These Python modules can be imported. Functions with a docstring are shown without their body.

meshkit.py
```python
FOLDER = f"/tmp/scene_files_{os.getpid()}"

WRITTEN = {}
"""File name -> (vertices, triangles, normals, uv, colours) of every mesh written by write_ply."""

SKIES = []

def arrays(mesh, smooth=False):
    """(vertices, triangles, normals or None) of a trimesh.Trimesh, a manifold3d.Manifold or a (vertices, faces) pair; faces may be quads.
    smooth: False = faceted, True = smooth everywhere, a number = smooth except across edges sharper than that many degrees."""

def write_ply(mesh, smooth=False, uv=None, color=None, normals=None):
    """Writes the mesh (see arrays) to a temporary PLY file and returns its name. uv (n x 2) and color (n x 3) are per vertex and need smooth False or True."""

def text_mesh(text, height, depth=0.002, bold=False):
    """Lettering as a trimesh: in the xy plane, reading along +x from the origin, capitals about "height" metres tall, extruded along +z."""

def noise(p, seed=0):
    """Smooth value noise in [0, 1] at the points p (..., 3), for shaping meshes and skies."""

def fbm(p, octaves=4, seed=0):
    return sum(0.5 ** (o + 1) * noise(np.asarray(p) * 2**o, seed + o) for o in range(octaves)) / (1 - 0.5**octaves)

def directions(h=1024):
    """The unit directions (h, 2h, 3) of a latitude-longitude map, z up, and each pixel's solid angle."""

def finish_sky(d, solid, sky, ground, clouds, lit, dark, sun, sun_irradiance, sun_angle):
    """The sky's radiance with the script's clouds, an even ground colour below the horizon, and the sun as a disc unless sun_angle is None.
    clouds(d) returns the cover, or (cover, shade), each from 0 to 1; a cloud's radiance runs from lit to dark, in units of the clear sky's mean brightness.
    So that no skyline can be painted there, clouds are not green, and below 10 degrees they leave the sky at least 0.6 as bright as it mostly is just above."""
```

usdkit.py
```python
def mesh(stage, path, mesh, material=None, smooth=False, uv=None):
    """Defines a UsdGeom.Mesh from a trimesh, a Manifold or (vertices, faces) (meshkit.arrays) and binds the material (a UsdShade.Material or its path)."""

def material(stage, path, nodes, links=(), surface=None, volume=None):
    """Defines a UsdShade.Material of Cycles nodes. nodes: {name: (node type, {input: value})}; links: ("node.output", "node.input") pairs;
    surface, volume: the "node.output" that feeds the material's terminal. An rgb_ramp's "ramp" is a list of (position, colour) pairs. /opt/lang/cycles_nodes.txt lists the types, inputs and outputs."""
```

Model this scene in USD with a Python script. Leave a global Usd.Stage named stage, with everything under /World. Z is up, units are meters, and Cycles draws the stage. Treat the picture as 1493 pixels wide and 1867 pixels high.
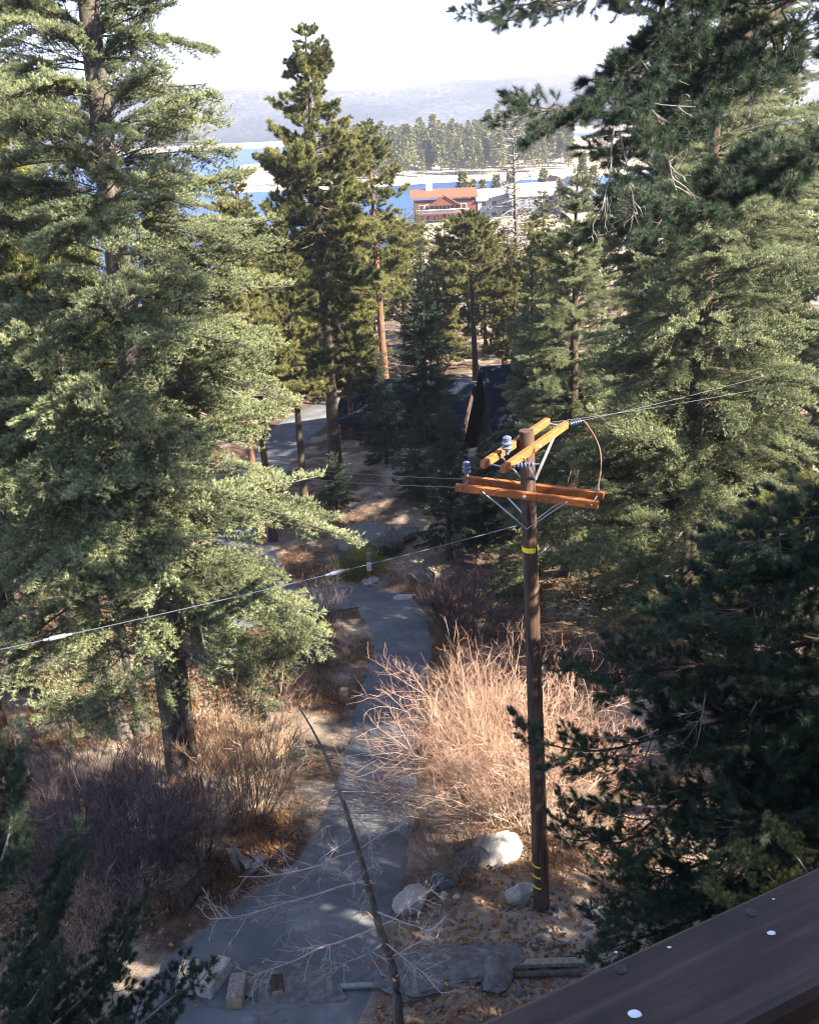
import math, numpy as np, trimesh, usdkit, meshkit
from pxr import Usd, UsdGeom, UsdLux, UsdShade, Gf, Sdf, Vt
from scipy.spatial.transform import Rotation as Rot
from scipy.spatial import ConvexHull, cKDTree

stage = Usd.Stage.CreateInMemory()
UsdGeom.SetStageUpAxis(stage, UsdGeom.Tokens.z)
UsdGeom.SetStageMetersPerUnit(stage, 1.0)
world = UsdGeom.Xform.Define(stage, '/World')
UsdGeom.Scope.Define(stage, '/World/Looks')

# ------------------------------------------------------------------ camera, sky, sun
FPX, CX, CY = 1700.0, 746.5, 933.5
PITCH, ROLL = math.radians(22.75), math.radians(2.8)
CAM = np.array([0.0, 0.0, 28.5])
c_f = np.array([0, math.cos(PITCH), -math.sin(PITCH)])
_r0, _u0 = np.array([1.0, 0, 0]), np.array([0, math.sin(PITCH), math.cos(PITCH)])
c_r = math.cos(ROLL) * _r0 - math.sin(ROLL) * _u0
c_u = math.cos(ROLL) * _u0 + math.sin(ROLL) * _r0
cam = UsdGeom.Camera.Define(stage, '/World/camera')
cam.CreateHorizontalApertureAttr(36.0)
cam.CreateVerticalApertureAttr(36.0 * 1024 / 818)
cam.CreateFocalLengthAttr(36.0 * FPX / 1493)
cam.CreateClippingRangeAttr(Gf.Vec2f(0.05, 60000))
cam.CreateExposureAttr(3.05)
M = Gf.Matrix4d(*c_r, 0, *c_u, 0, *(-c_f), 0, *CAM, 1)
cam.AddTransformOp().Set(M)

SUN_AZ, SUN_EL = math.radians(118), math.radians(33)      # azimuth from +y towards +x
sun_dir = np.array([math.sin(SUN_AZ) * math.cos(SUN_EL), math.cos(SUN_AZ) * math.cos(SUN_EL), math.sin(SUN_EL)])
sky = UsdLux.DomeLight.Define(stage, '/World/sky')
skym = usdkit.material(stage, '/World/Looks/sky_air', {
    's': ('sky_texture', {'sky_type': 'single_scattering', 'sun_disc': False, 'sun_elevation': SUN_EL, 'sun_rotation': SUN_AZ, 'altitude': 2000.0, 'air_density': 1.0, 'aerosol_density': 0.1, 'ozone_density': 6.0}),
    'b': ('background_shader', {'strength': 0.05})}, [('s.color', 'b.color')], surface='b.background')
UsdShade.MaterialBindingAPI.Apply(sky.GetPrim()).Bind(skym)
sky.GetPrim().SetCustomDataByKey('kind', 'structure')
sun = UsdLux.DistantLight.Define(stage, '/World/sun')
sun.CreateIntensityAttr(1.25); sun.CreateAngleAttr(0.53); sun.CreateColorAttr(Gf.Vec3f(1.0, 0.9, 0.76))
sun.GetPrim().CreateAttribute('inputs:normalize', Sdf.ValueTypeNames.Bool).Set(True)
_z = sun_dir; _x = np.cross([0, 0, 1.0], _z); _x /= np.linalg.norm(_x); _y = np.cross(_z, _x)
sun.AddTransformOp().Set(Gf.Matrix4d(*_x, 0, *_y, 0, *_z, 0, 0, 0, 60, 1))

# ------------------------------------------------------------------ helpers
def ray(x, y): return c_f + c_r * (x - CX) / FPX - c_u * (y - CY) / FPX
def P(x, y, d): return CAM + ray(x, y) * d                     # a pixel at a depth
def atz(x, y, z): k = ray(x, y); return CAM + k * ((z - CAM[2]) / k[2])
def aty(x, y, Y): k = ray(x, y); return CAM + k * (Y / k[1])
def px(p): q = np.asarray(p) - CAM; d = q @ c_f; return np.array([CX + FPX * (q @ c_r) / d, CY - FPX * (q @ c_u) / d, d])

_names = {}
def numbered(parent, name):
    k = (parent, name); n = _names.get(k, 0); _names[k] = n + 1
    return f'{parent}/{name}' if n == 0 else f'{parent}/{name}_{n:03d}'
def ppath(parent): return '/World' if parent is None else str(parent.GetPath())
def tag(p, label=None, cat=None, group=None, kind=None):
    for k, v in (('label', label), ('category', cat), ('group', group), ('kind', kind)):
        if v: p.SetCustomDataByKey(k, v)
    return p
def obj(name, mesh, mat, parent=None, smooth=False, kind=None, label=None, prim=None):
    m = usdkit.mesh(stage, numbered(ppath(parent), name), mesh, mat, smooth)
    if prim is not None:
        UsdGeom.PrimvarsAPI(m).CreatePrimvar('tint', Sdf.ValueTypeNames.FloatArray, 'vertex').Set(Vt.FloatArray.FromNumpy(np.asarray(prim, np.float32)))
    return tag(m.GetPrim(), label=label, kind=kind)
def thing(name, label, cat, loc=(0, 0, 0), group=None):
    x = UsdGeom.Xform.Define(stage, numbered('/World', name)); x.AddTranslateOp().Set(Gf.Vec3d(*map(float, loc)))
    return tag(x.GetPrim(), label, cat, group)
def struct(name, mesh, mat, smooth=False): return obj(name, mesh, mat, smooth=smooth, kind='structure')
def copy_of(src, name, label, cat, loc, rotz, s, group=None):
    x = UsdGeom.Xform.Define(stage, numbered('/World', name))
    x.AddTranslateOp().Set(Gf.Vec3d(*map(float, loc))); x.AddRotateZOp().Set(float(rotz)); x.AddScaleOp().Set(Gf.Vec3f(*map(float, s)))
    p = x.GetPrim(); p.GetReferences().AddInternalReference(src); p.SetInstanceable(True)
    return tag(p, label, cat, group)

def cat(*ms):
    vs, fs, n = [], [], 0
    for v, f in ms:
        vs.append(v); fs.append(np.asarray(f) + n); n += len(v)
    return np.vstack(vs), np.vstack(fs)
def tm(m): return np.array(m.vertices), np.array(m.faces)
def box(sx, sy, sz, c=(0, 0, 0), R=None, bevel=0.0):
    if bevel:
        e = np.array([sx, sy, sz]) / 2
        pts = []
        for s in np.ndindex(2, 2, 2):
            g = (np.array(s) * 2 - 1)
            for k in range(3):
                d = e - bevel; d[k] = e[k]; pts.append(g * d)
        v = np.array(pts); h = ConvexHull(v); f = h.simplices.copy()
        nn = np.cross(v[f[:, 1]] - v[f[:, 0]], v[f[:, 2]] - v[f[:, 0]]); flip = (nn * v[f].mean(1)).sum(1) < 0
        f[flip] = f[flip][:, ::-1]
    else:
        v, f = tm(trimesh.creation.box((sx, sy, sz)))
    if R is not None: v = v @ np.asarray(R).T
    return v + np.asarray(c), f
def frame(d, up=(0, 0, 1)):
    """columns: x along d, z near up"""
    d = np.asarray(d, float); d = d / np.linalg.norm(d)
    y = np.cross(up, d); y /= np.linalg.norm(y); z = np.cross(d, y)
    return np.stack([d, y, z], 1)
def bar(a, b, w, h, up=(0, 0, 1), bevel=0.0):
    a, b = np.asarray(a, float), np.asarray(b, float)
    return box(np.linalg.norm(b - a), w, h, (a + b) / 2, frame(b - a, up), bevel)
def tubes(Pn, Rn, sides=4):
    """(N,K,3) polylines with (N,K) radii as one mesh"""
    Pn = np.asarray(Pn, float); Rn = np.asarray(Rn, float); N, K, _ = Pn.shape
    T = np.gradient(Pn, axis=1); T /= np.linalg.norm(T, axis=2, keepdims=True) + 1e-12
    ref = np.where(np.abs(T[:, :1, 2:]) < .85, [0, 0, 1.0], [1.0, 0, 0])
    A = np.cross(T, np.broadcast_to(ref, T.shape)); A /= np.linalg.norm(A, axis=2, keepdims=True) + 1e-12
    B = np.cross(T, A); an = np.arange(sides) * 2 * np.pi / sides
    V = Pn[:, :, None] + Rn[:, :, None, None] * (np.cos(an)[None, None, :, None] * A[:, :, None] + np.sin(an)[None, None, :, None] * B[:, :, None])
    n, i, j = np.meshgrid(np.arange(N), np.arange(K - 1), np.arange(sides), indexing='ij')
    o = n * K * sides; j2 = (j + 1) % sides
    q = np.stack([o + i * sides + j, o + i * sides + j2, o + (i + 1) * sides + j2, o + (i + 1) * sides + j], -1).reshape(-1, 4)
    return V.reshape(-1, 3), np.vstack([q[:, [0, 1, 2]], q[:, [0, 2, 3]]])
def tube(pts, r, sides=8):
    pts = np.asarray(pts, float); r = np.broadcast_to(np.asarray(r, float), (len(pts),))
    v, f = tubes(pts[None], r[None], sides); n = len(pts)
    caps = [[0, k, k + 1] for k in range(1, sides - 1)] + [[(n - 1) * sides, (n - 1) * sides + k + 1, (n - 1) * sides + k] for k in range(1, sides - 1)]
    return v, np.vstack([f, caps])
def lathe(prof, sides=14):
    prof = np.asarray(prof, float)
    return tube_z(prof, sides)
def tube_z(prof, sides):
    an = np.arange(sides) * 2 * np.pi / sides
    v = np.concatenate([np.stack([r * np.cos(an), r * np.sin(an), np.full(sides, z)], 1) for r, z in prof])
    i, j = np.meshgrid(np.arange(len(prof) - 1), np.arange(sides), indexing='ij'); j2 = (j + 1) % sides
    q = np.stack([i * sides + j, i * sides + j2, (i + 1) * sides + j2, (i + 1) * sides + j], -1).reshape(-1, 4)
    n = len(prof); caps = [[0, k + 1, k] for k in range(1, sides - 1)] + [[(n - 1) * sides, (n - 1) * sides + k, (n - 1) * sides + k + 1] for k in range(1, sides - 1)]
    return v, np.vstack([q[:, [0, 1, 2]], q[:, [0, 2, 3]], caps])
def move(m, loc=(0, 0, 0), R=None, s=1.0):
    v = m[0] * s
    if R is not None: v = v @ np.asarray(R).T
    return v + np.asarray(loc), m[1]
def unit(a): return a / (np.linalg.norm(a, axis=-1, keepdims=True) + 1e-12)
def sstep(a, b, x): t = np.clip((np.asarray(x, float) - a) / (b - a), 0, 1); return t * t * (3 - 2 * t)

# ------------------------------------------------------------------ materials
L = '/World/Looks/'
def mat_noise(name, cols, scale=5.0, rough=0.85, bump=0.3, detail=6.0, coord='geo', stretch=None, spec=0.25, bscale=None, bdist=0.02, drough=0.6):
    """colours run along noise (world coordinates unless coord='obj')"""
    n = {'n': ('noise_texture', {'scale': scale, 'detail': detail, 'roughness': 0.6}),
         'b': ('noise_texture', {'scale': bscale or scale * 4, 'detail': 5.0, 'roughness': 0.65}),
         'r': ('rgb_ramp', {'ramp': cols}), 'bp': ('bump', {'strength': bump, 'distance': bdist}),
         'p': ('principled_bsdf', {'roughness': rough, 'specular_ior_level': spec})}
    l = [('n.fac', 'r.fac'), ('r.color', 'p.base_color'), ('b.fac', 'bp.height'), ('bp.normal', 'p.normal')]
    if coord == 'geo': n['g'] = ('geometry', {}); src = 'g.position'
    else: n['g'] = ('texture_coordinate', {}); src = 'g.object'
    if stretch:
        n['m'] = ('mapping', {'scale': stretch}); l += [(src, 'm.vector'), ('m.vector', 'n.vector'), ('m.vector', 'b.vector')]
    else: l += [(src, 'n.vector'), (src, 'b.vector')]
    return usdkit.material(stage, L + name, n, l, surface='p.BSDF')
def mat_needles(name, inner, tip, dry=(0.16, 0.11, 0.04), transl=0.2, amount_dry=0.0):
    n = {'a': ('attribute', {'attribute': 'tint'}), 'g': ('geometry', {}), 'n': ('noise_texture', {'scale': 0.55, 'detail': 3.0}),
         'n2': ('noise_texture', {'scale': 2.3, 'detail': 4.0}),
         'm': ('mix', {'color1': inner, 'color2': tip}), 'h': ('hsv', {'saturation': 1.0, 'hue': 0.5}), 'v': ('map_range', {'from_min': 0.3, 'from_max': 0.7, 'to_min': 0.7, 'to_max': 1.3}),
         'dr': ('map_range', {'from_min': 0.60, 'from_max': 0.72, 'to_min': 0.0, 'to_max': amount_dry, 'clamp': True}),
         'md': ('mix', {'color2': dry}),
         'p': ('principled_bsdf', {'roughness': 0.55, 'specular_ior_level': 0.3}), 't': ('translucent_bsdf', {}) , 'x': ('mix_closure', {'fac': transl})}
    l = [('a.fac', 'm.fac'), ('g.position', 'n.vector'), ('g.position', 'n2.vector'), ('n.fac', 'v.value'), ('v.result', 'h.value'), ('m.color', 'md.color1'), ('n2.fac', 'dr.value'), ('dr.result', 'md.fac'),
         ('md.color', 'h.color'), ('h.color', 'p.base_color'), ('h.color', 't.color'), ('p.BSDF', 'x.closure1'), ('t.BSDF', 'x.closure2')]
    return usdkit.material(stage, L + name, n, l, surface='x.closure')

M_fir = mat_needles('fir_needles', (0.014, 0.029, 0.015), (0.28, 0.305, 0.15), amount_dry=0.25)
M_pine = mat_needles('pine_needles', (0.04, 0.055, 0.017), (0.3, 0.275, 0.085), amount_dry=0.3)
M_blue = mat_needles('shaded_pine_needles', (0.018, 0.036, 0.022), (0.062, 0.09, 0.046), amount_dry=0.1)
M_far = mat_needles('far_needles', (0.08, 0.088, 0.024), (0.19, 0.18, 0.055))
M_bark_dark = mat_noise('dark_bark', [(0.3, (0.028, 0.02, 0.015)), (0.6, (0.085, 0.06, 0.043)), (0.8, (0.14, 0.1, 0.075))], 6, 0.9, 0.9, stretch=(2.2, 2.2, 0.45), bdist=0.05)
M_bark_grey = mat_noise('grey_bark', [(0.3, (0.05, 0.04, 0.032)), (0.6, (0.13, 0.107, 0.088)), (0.8, (0.22, 0.19, 0.16))], 6, 0.9, 0.9, stretch=(2.2, 2.2, 0.5), bdist=0.05)
M_bark_red = mat_noise('red_bark', [(0.3, (0.06, 0.03, 0.018)), (0.55, (0.17, 0.085, 0.048)), (0.8, (0.27, 0.15, 0.09))], 5, 0.9, 0.9, stretch=(2.2, 2.2, 0.5), bdist=0.05)
M_twig_grey = mat_noise('grey_twig', [(0.3, (0.11, 0.096, 0.084)), (0.7, (0.24, 0.21, 0.19))], 9, 0.85, 0.2)
M_twig_pale = mat_noise('pale_twig', [(0.3, (0.26, 0.18, 0.13)), (0.7, (0.46, 0.34, 0.26))], 3, 0.8, 0.2)
M_twig_gold = mat_noise('golden_twig', [(0.3, (0.28, 0.145, 0.085)), (0.7, (0.45, 0.28, 0.185))], 3, 0.8, 0.2)
M_twig_red = mat_noise('red_twig', [(0.3, (0.24, 0.085, 0.045)), (0.7, (0.38, 0.17, 0.09))], 3, 0.8, 0.2)
M_twig_purple = mat_noise('purple_twig', [(0.3, (0.05, 0.034, 0.036)), (0.7, (0.13, 0.094, 0.092))], 3, 0.8, 0.2)
M_twig_tan = mat_noise('tan_twig', [(0.3, (0.2, 0.125, 0.075)), (0.7, (0.36, 0.24, 0.15))], 3, 0.8, 0.2)
M_rock = mat_noise('granite', [(0.25, (0.06, 0.056, 0.053)), (0.5, (0.12, 0.112, 0.105)), (0.75, (0.2, 0.188, 0.178))], 7, 0.9, 0.8, detail=10, bscale=26, bdist=0.04)
M_rock_pale = mat_noise('pale_rock', [(0.25, (0.2, 0.18, 0.155)), (0.5, (0.32, 0.29, 0.255)), (0.75, (0.44, 0.41, 0.37))], 8, 0.9, 0.8, detail=10, bscale=28, bdist=0.03)
M_wood_old = mat_noise('weathered_wood', [(0.25, (0.1, 0.08, 0.065)), (0.55, (0.22, 0.185, 0.155)), (0.8, (0.34, 0.3, 0.26))], 5, 0.85, 0.6, coord='geo', stretch=(3, 3, 3), bdist=0.01)
M_wood_cut = mat_noise('cut_wood', [(0.25, (0.2, 0.13, 0.07)), (0.6, (0.36, 0.25, 0.15)), (0.85, (0.45, 0.33, 0.22))], 8, 0.8, 0.3)

def mat_ground():
    n = {'g': ('geometry', {}), 'sx': ('separate_xyz', {}),
         'n1': ('noise_texture', {'scale': 0.35, 'detail': 6.0, 'roughness': 0.6}), 'n2': ('noise_texture', {'scale': 3.0, 'detail': 8.0, 'roughness': 0.7}),
         'n3': ('noise_texture', {'scale': 28.0, 'detail': 4.0, 'roughness': 0.7}),
         'duff': ('rgb_ramp', {'ramp': [(0.3, (0.035, 0.022, 0.015)), (0.5, (0.085, 0.056, 0.038)), (0.68, (0.15, 0.108, 0.076))]}),
         'sand': ('rgb_ramp', {'ramp': [(0.3, (0.26, 0.2, 0.15)), (0.7, (0.42, 0.35, 0.27))]}),
         'far': ('map_range', {'from_min': 120.0, 'from_max': 175.0, 'clamp': True}),
         'pat': ('map_range', {'from_min': 0.47, 'from_max': 0.62, 'clamp': True}),
         'mx': ('math', {'math_type': 'multiply', 'value2': 0.75}), 'mm': ('math', {'math_type': 'maximum'}),
         'mix': ('mix', {}), 'fine': ('map_range', {'from_min': 0.3, 'from_max': 0.7, 'to_min': 0.6, 'to_max': 1.35}),
         'at': ('attribute', {'attribute': 'tint'}), 'm2': ('math', {'math_type': 'maximum'}),
         'h': ('hsv', {}), 'bp': ('bump', {'strength': 0.8, 'distance': 0.05}), 'p': ('principled_bsdf', {'roughness': 0.95, 'specular_ior_level': 0.15})}
    l = [('g.position', 'sx.vector'), ('g.position', 'n1.vector'), ('g.position', 'n2.vector'), ('g.position', 'n3.vector'), ('n2.fac', 'duff.fac'), ('n2.fac', 'sand.fac'),
         ('sx.y', 'far.value'), ('n1.fac', 'pat.value'), ('pat.result', 'mx.value1'), ('mx.value', 'mm.value1'), ('far.result', 'mm.value2'), ('at.fac', 'm2.value1'), ('mm.value', 'm2.value2'), ('m2.value', 'mix.fac'),
         ('duff.color', 'mix.color1'), ('sand.color', 'mix.color2'), ('mix.color', 'h.color'), ('n3.fac', 'fine.value'), ('fine.result', 'h.value'), ('h.color', 'p.base_color'),
         ('n3.fac', 'bp.height'), ('bp.normal', 'p.normal')]
    return usdkit.material(stage, L + 'forest_floor', n, l, surface='p.BSDF')
M_ground = mat_ground()
M_road = usdkit.material(stage, L + 'worn_asphalt', {
    'g': ('geometry', {}), 'n': ('noise_texture', {'scale': 0.8, 'detail': 10.0, 'roughness': 0.62}), 'n2': ('noise_texture', {'scale': 60.0, 'detail': 4.0}), 'w': ('noise_texture', {'scale': 1.6, 'detail': 4.0}),
    'wm': ('mix', {'mix_type': 'linear_light', 'fac': 0.35}), 'v': ('voronoi_texture', {'scale': 0.42, 'feature': 'distance_to_edge'}), 'c': ('map_range', {'from_min': 0.004, 'from_max': 0.016, 'to_min': 0.8, 'to_max': 1.0, 'clamp': True}),
    'r': ('rgb_ramp', {'ramp': [(0.3, (0.072, 0.075, 0.082)), (0.48, (0.1, 0.103, 0.108)), (0.6, (0.13, 0.131, 0.134)), (0.72, (0.18, 0.176, 0.17))]}), 'm': ('mix', {'mix_type': 'multiply', 'fac': 1.0}),
    'b': ('bump', {'strength': 0.4, 'distance': 0.01}), 'p': ('principled_bsdf', {'roughness': 0.9, 'specular_ior_level': 0.25})},
    [('g.position', 'n.vector'), ('g.position', 'n2.vector'), ('g.position', 'w.vector'), ('g.position', 'wm.color1'), ('w.color', 'wm.color2'), ('wm.color', 'v.vector'), ('v.distance', 'c.value'), ('n.fac', 'r.fac'),
     ('r.color', 'm.color1'), ('c.result', 'm.color2'), ('m.color', 'p.base_color'), ('n2.fac', 'b.height'), ('b.normal', 'p.normal')], surface='p.BSDF')
M_lake = usdkit.material(stage, L + 'lake_water', {
    'g': ('geometry', {}), 'n': ('noise_texture', {'scale': 0.9, 'detail': 5.0, 'roughness': 0.6}), 'b': ('bump', {'strength': 0.5, 'distance': 0.25}),
    'n2': ('noise_texture', {'scale': 0.012, 'detail': 3.0}), 'r': ('rgb_ramp', {'ramp': [(0.3, (0.008, 0.038, 0.13)), (0.7, (0.012, 0.065, 0.17))]}),
    'p': ('principled_bsdf', {'roughness': 0.35, 'specular_ior_level': 0.3})},
    [('g.position', 'n.vector'), ('n.fac', 'b.height'), ('b.normal', 'p.normal'), ('g.position', 'n2.vector'), ('n2.fac', 'r.fac'), ('r.color', 'p.base_color')], surface='p.BSDF')
M_hill = usdkit.material(stage, L + 'forested_slope', {
    'g': ('geometry', {}), 's': ('separate_xyz', {}), 'm': ('mapping', {'scale': (1.0, 1.0, 0.25)}), 'n': ('noise_texture', {'scale': 0.11, 'detail': 6.0, 'roughness': 0.8}), 'n2': ('noise_texture', {'scale': 0.004, 'detail': 6.0}),
    'h': ('map_range', {'from_min': 30.0, 'from_max': 300.0, 'to_min': -0.12, 'to_max': 0.26}), 'a': ('math', {'math_type': 'add'}), 'b': ('math', {'math_type': 'multiply_add', 'value2': 0.5}),
    'r': ('rgb_ramp', {'ramp': [(0.0, (0.008, 0.012, 0.012)), (0.62, (0.02, 0.026, 0.026)), (0.82, (0.1, 0.1, 0.1)), (0.95, (0.55, 0.56, 0.6))]}), 'p': ('principled_bsdf', {'roughness': 0.95, 'specular_ior_level': 0.1})},
    [('g.position', 's.vector'), ('g.position', 'm.vector'), ('m.vector', 'n.vector'), ('g.position', 'n2.vector'), ('s.z', 'h.value'), ('n.fac', 'a.value1'), ('h.result', 'a.value2'), ('n2.fac', 'b.value1'), ('a.value', 'b.value3'), ('b.value', 'r.fac'), ('r.color', 'p.base_color')], surface='p.BSDF')

# ------------------------------------------------------------------ terrain
ZY = np.array([(-60, 20), (-10, 16.5), (0, 15.0), (8, 14.0), (14, 13.55), (20, 12.5), (27, 11.3), (36, 10.0), (45, 9.5), (55, 8.9), (70, 8.0), (100, 5.4), (130, 3.2), (160, 2.4), (3000, 2.4)], float)
SX = np.array([(-3000, 190), (-300, 190), (-60, 174), (-18, 166), (-8, 196), (-1, 222), (3, 262), (8, 286), (40, 300), (70, 330), (110, 400), (150, 520), (3000, 520)], float)
def zraw(x, y):
    x, y = np.asarray(x, float), np.asarray(y, float)
    base = np.interp(y, ZY[:, 0], ZY[:, 1])
    base = np.where((y > 110), np.maximum(base, 3.4 + 0.006 * np.maximum(y - 200, 0)), base)
    s = np.interp(x, SX[:, 0], SX[:, 1]) - y
    land = np.minimum(base, s * 0.11)
    d = np.minimum(np.minimum(y - (476 + 6 * np.sin(x / 17.0)), (x + 78 + (y - 478) * 0.14) * 0.8), (860 - y))
    pen = np.minimum(d * 0.085, 13 + 0.018 * np.clip(d - 140, 0, 300))
    z = np.maximum(np.maximum(land, pen), -6.0)
    far = np.clip((y - 1560) * 0.05, -6, 6)
    z = np.maximum(z, far)
    # rise between the bend and the cabins; bank on the left and right of the drive
    z = z + 1.1 * np.exp(-(((x + 0.5) / 5.5) ** 2 + ((y - 50) / 8.0) ** 2))
    z = z + 0.5 * sstep(3.0, 9.0, x) * sstep(12, 18, y) * (1 - sstep(60, 90, y))
    z = z + 0.035 * np.clip(np.abs(x) - 14, 0, 60) * (1 - sstep(80, 120, y))
    return z
# the drive: left and right edge pixels in the photograph, laid on the ground
EL = [(180, 1867), (300, 1745), (420, 1655), (545, 1560), (600, 1450), (630, 1350), (650, 1270), (680, 1180), (662, 1125), (620, 1090)]
ER = [(640, 1920), (690, 1790), (735, 1610), (765, 1480), (768, 1370), (775, 1270), (790, 1190), (778, 1112), (738, 1082), (668, 1066)]
def ground_at(x, y, fn=None):
    fn = fn or zraw
    k = ray(x, y); t = np.geomspace(4, 1500, 6000); p = CAM + k * t[:, None]
    below = np.nonzero(p[:, 2] < fn(p[:, 0], p[:, 1]))[0]
    if not len(below): return p[-1]
    i = below[0]; a, b = t[max(i - 1, 0)], t[i]
    for _ in range(30):
        m = (a + b) / 2; q = CAM + k * m
        if q[2] < fn(q[0], q[1]): b = m
        else: a = m
    return CAM + k * b
def smooth_line(pts, n):
    from scipy.interpolate import PchipInterpolator
    pts = np.asarray(pts, float); t = np.r_[0, np.cumsum(np.linalg.norm(np.diff(pts, axis=0), axis=1))]
    return PchipInterpolator(t, pts)(np.linspace(0, t[-1], n))
eL = np.array([ground_at(*q)[:2] for q in EL]); eR = np.array([ground_at(*q)[:2] for q in ER])
# beyond the bend the drive turns left behind the fir and comes out by the cabins
eL = np.vstack([eL, [(-6.5, 31.5), (-9.5, 36.0), (-10.2, 44.0), (-10.5, 54.0), (-9.5, 66.0), (-4, 78.0), (6, 84.0)]])
eR = np.vstack([eR, [(-4.6, 36.2), (-6.4, 40.5), (-7.0, 46.0), (-7.2, 54.0), (-6.2, 63.0), (-2, 73.0), (6, 79.0)]])
rl, rr = smooth_line(eL, 260), smooth_line(eR, 260)
_la, _lb = smooth_line(eL, 520), smooth_line(eR, 520)
_rt = cKDTree(np.vstack([_la * (1 - k) + _lb * k for k in np.linspace(0, 1, 25)]))
def road_near(x, y):
    x, y = np.broadcast_arrays(np.asarray(x, float), np.asarray(y, float))
    d, _ = _rt.query(np.stack([x.ravel(), y.ravel()], 1)); return d.reshape(x.shape)
def gz(x, y):
    x, y = np.broadcast_arrays(np.asarray(x, float), np.asarray(y, float))
    z = zraw(x, y); near = (y < 130)
    if near.any():
        w = sstep(0.5, 1.6, road_near(x, y)) * (1 - sstep(90, 130, y))
        p = np.stack([x, y, np.zeros_like(x)], -1)
        z = z + w * ((meshkit.fbm(p * 0.35, 3, 5) - 0.5) * 0.7 + (meshkit.fbm(p * 1.7, 4, 9) - 0.5) * 0.22)
    return z
def G(x, y): p = ground_at(x, y); return ground_at(x, y, lambda a, b: gz(a, b)) if p[1] < 130 else p
def on(x, y, dz=0.0): return np.array([x, y, float(gz(np.array([x]), np.array([y]))[0]) + dz])

def grid(xs, ys, fz):
    X, Y = np.meshgrid(xs, ys, indexing='ij'); Zz = fz(X, Y)
    v = np.stack([X, Y, Zz], -1).reshape(-1, 3); n = len(ys)
    i, j = np.meshgrid(np.arange(len(xs) - 1), np.arange(n - 1), indexing='ij')
    a = (i * n + j).ravel()
    return v, np.vstack([np.stack([a, a + n, a + n + 1], 1), np.stack([a, a + n + 1, a + 1], 1)])
xs = np.unique(np.r_[np.arange(-18, 18, 0.16), np.arange(-70, 70, 0.9), np.arange(-200, 200, 6), np.linspace(-3000, 3000, 80)])
ys = np.unique(np.r_[np.arange(7, 48, 0.16), np.arange(-50, 130, 0.9), np.arange(130, 600, 5), np.arange(600, 900, 12), np.linspace(900, 2200, 40)])
gv, gf = grid(xs, ys, gz)
struct_ground = obj('ground', (gv, gf), M_ground, smooth=True, kind='structure',
    prim=np.clip(0.85 * np.exp(-(((gv[:, 0] - 2.3) / 3.2) ** 2 + ((gv[:, 1] - 13.4) / 2.6) ** 2)) + 0.6 * np.exp(-(((gv[:, 0] - 0.2) / 2.6) ** 2 + ((gv[:, 1] - 40) / 4) ** 2)), 0, 1))
K = 13
rv = []
rng = np.random.default_rng(3)
for k in np.linspace(0, 1, K):
    q = rl * (1 - k) + rr * k
    rv.append(q)
rv = np.array(rv)                                       # K x 260 x 2
wob = (meshkit.fbm(np.c_[rv[0] * 1.3, np.zeros(260)], 3, 2) - 0.5)[:, None] * 0.5
rv[0] += wob; wob2 = (meshkit.fbm(np.c_[rv[-1] * 1.3, np.ones(260)], 3, 4) - 0.5)[:, None] * 0.5; rv[-1] -= wob2
Z_ = gz(rv[..., 0], rv[..., 1]) + 0.035
Z_[0] -= 0.05; Z_[-1] -= 0.05
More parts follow.
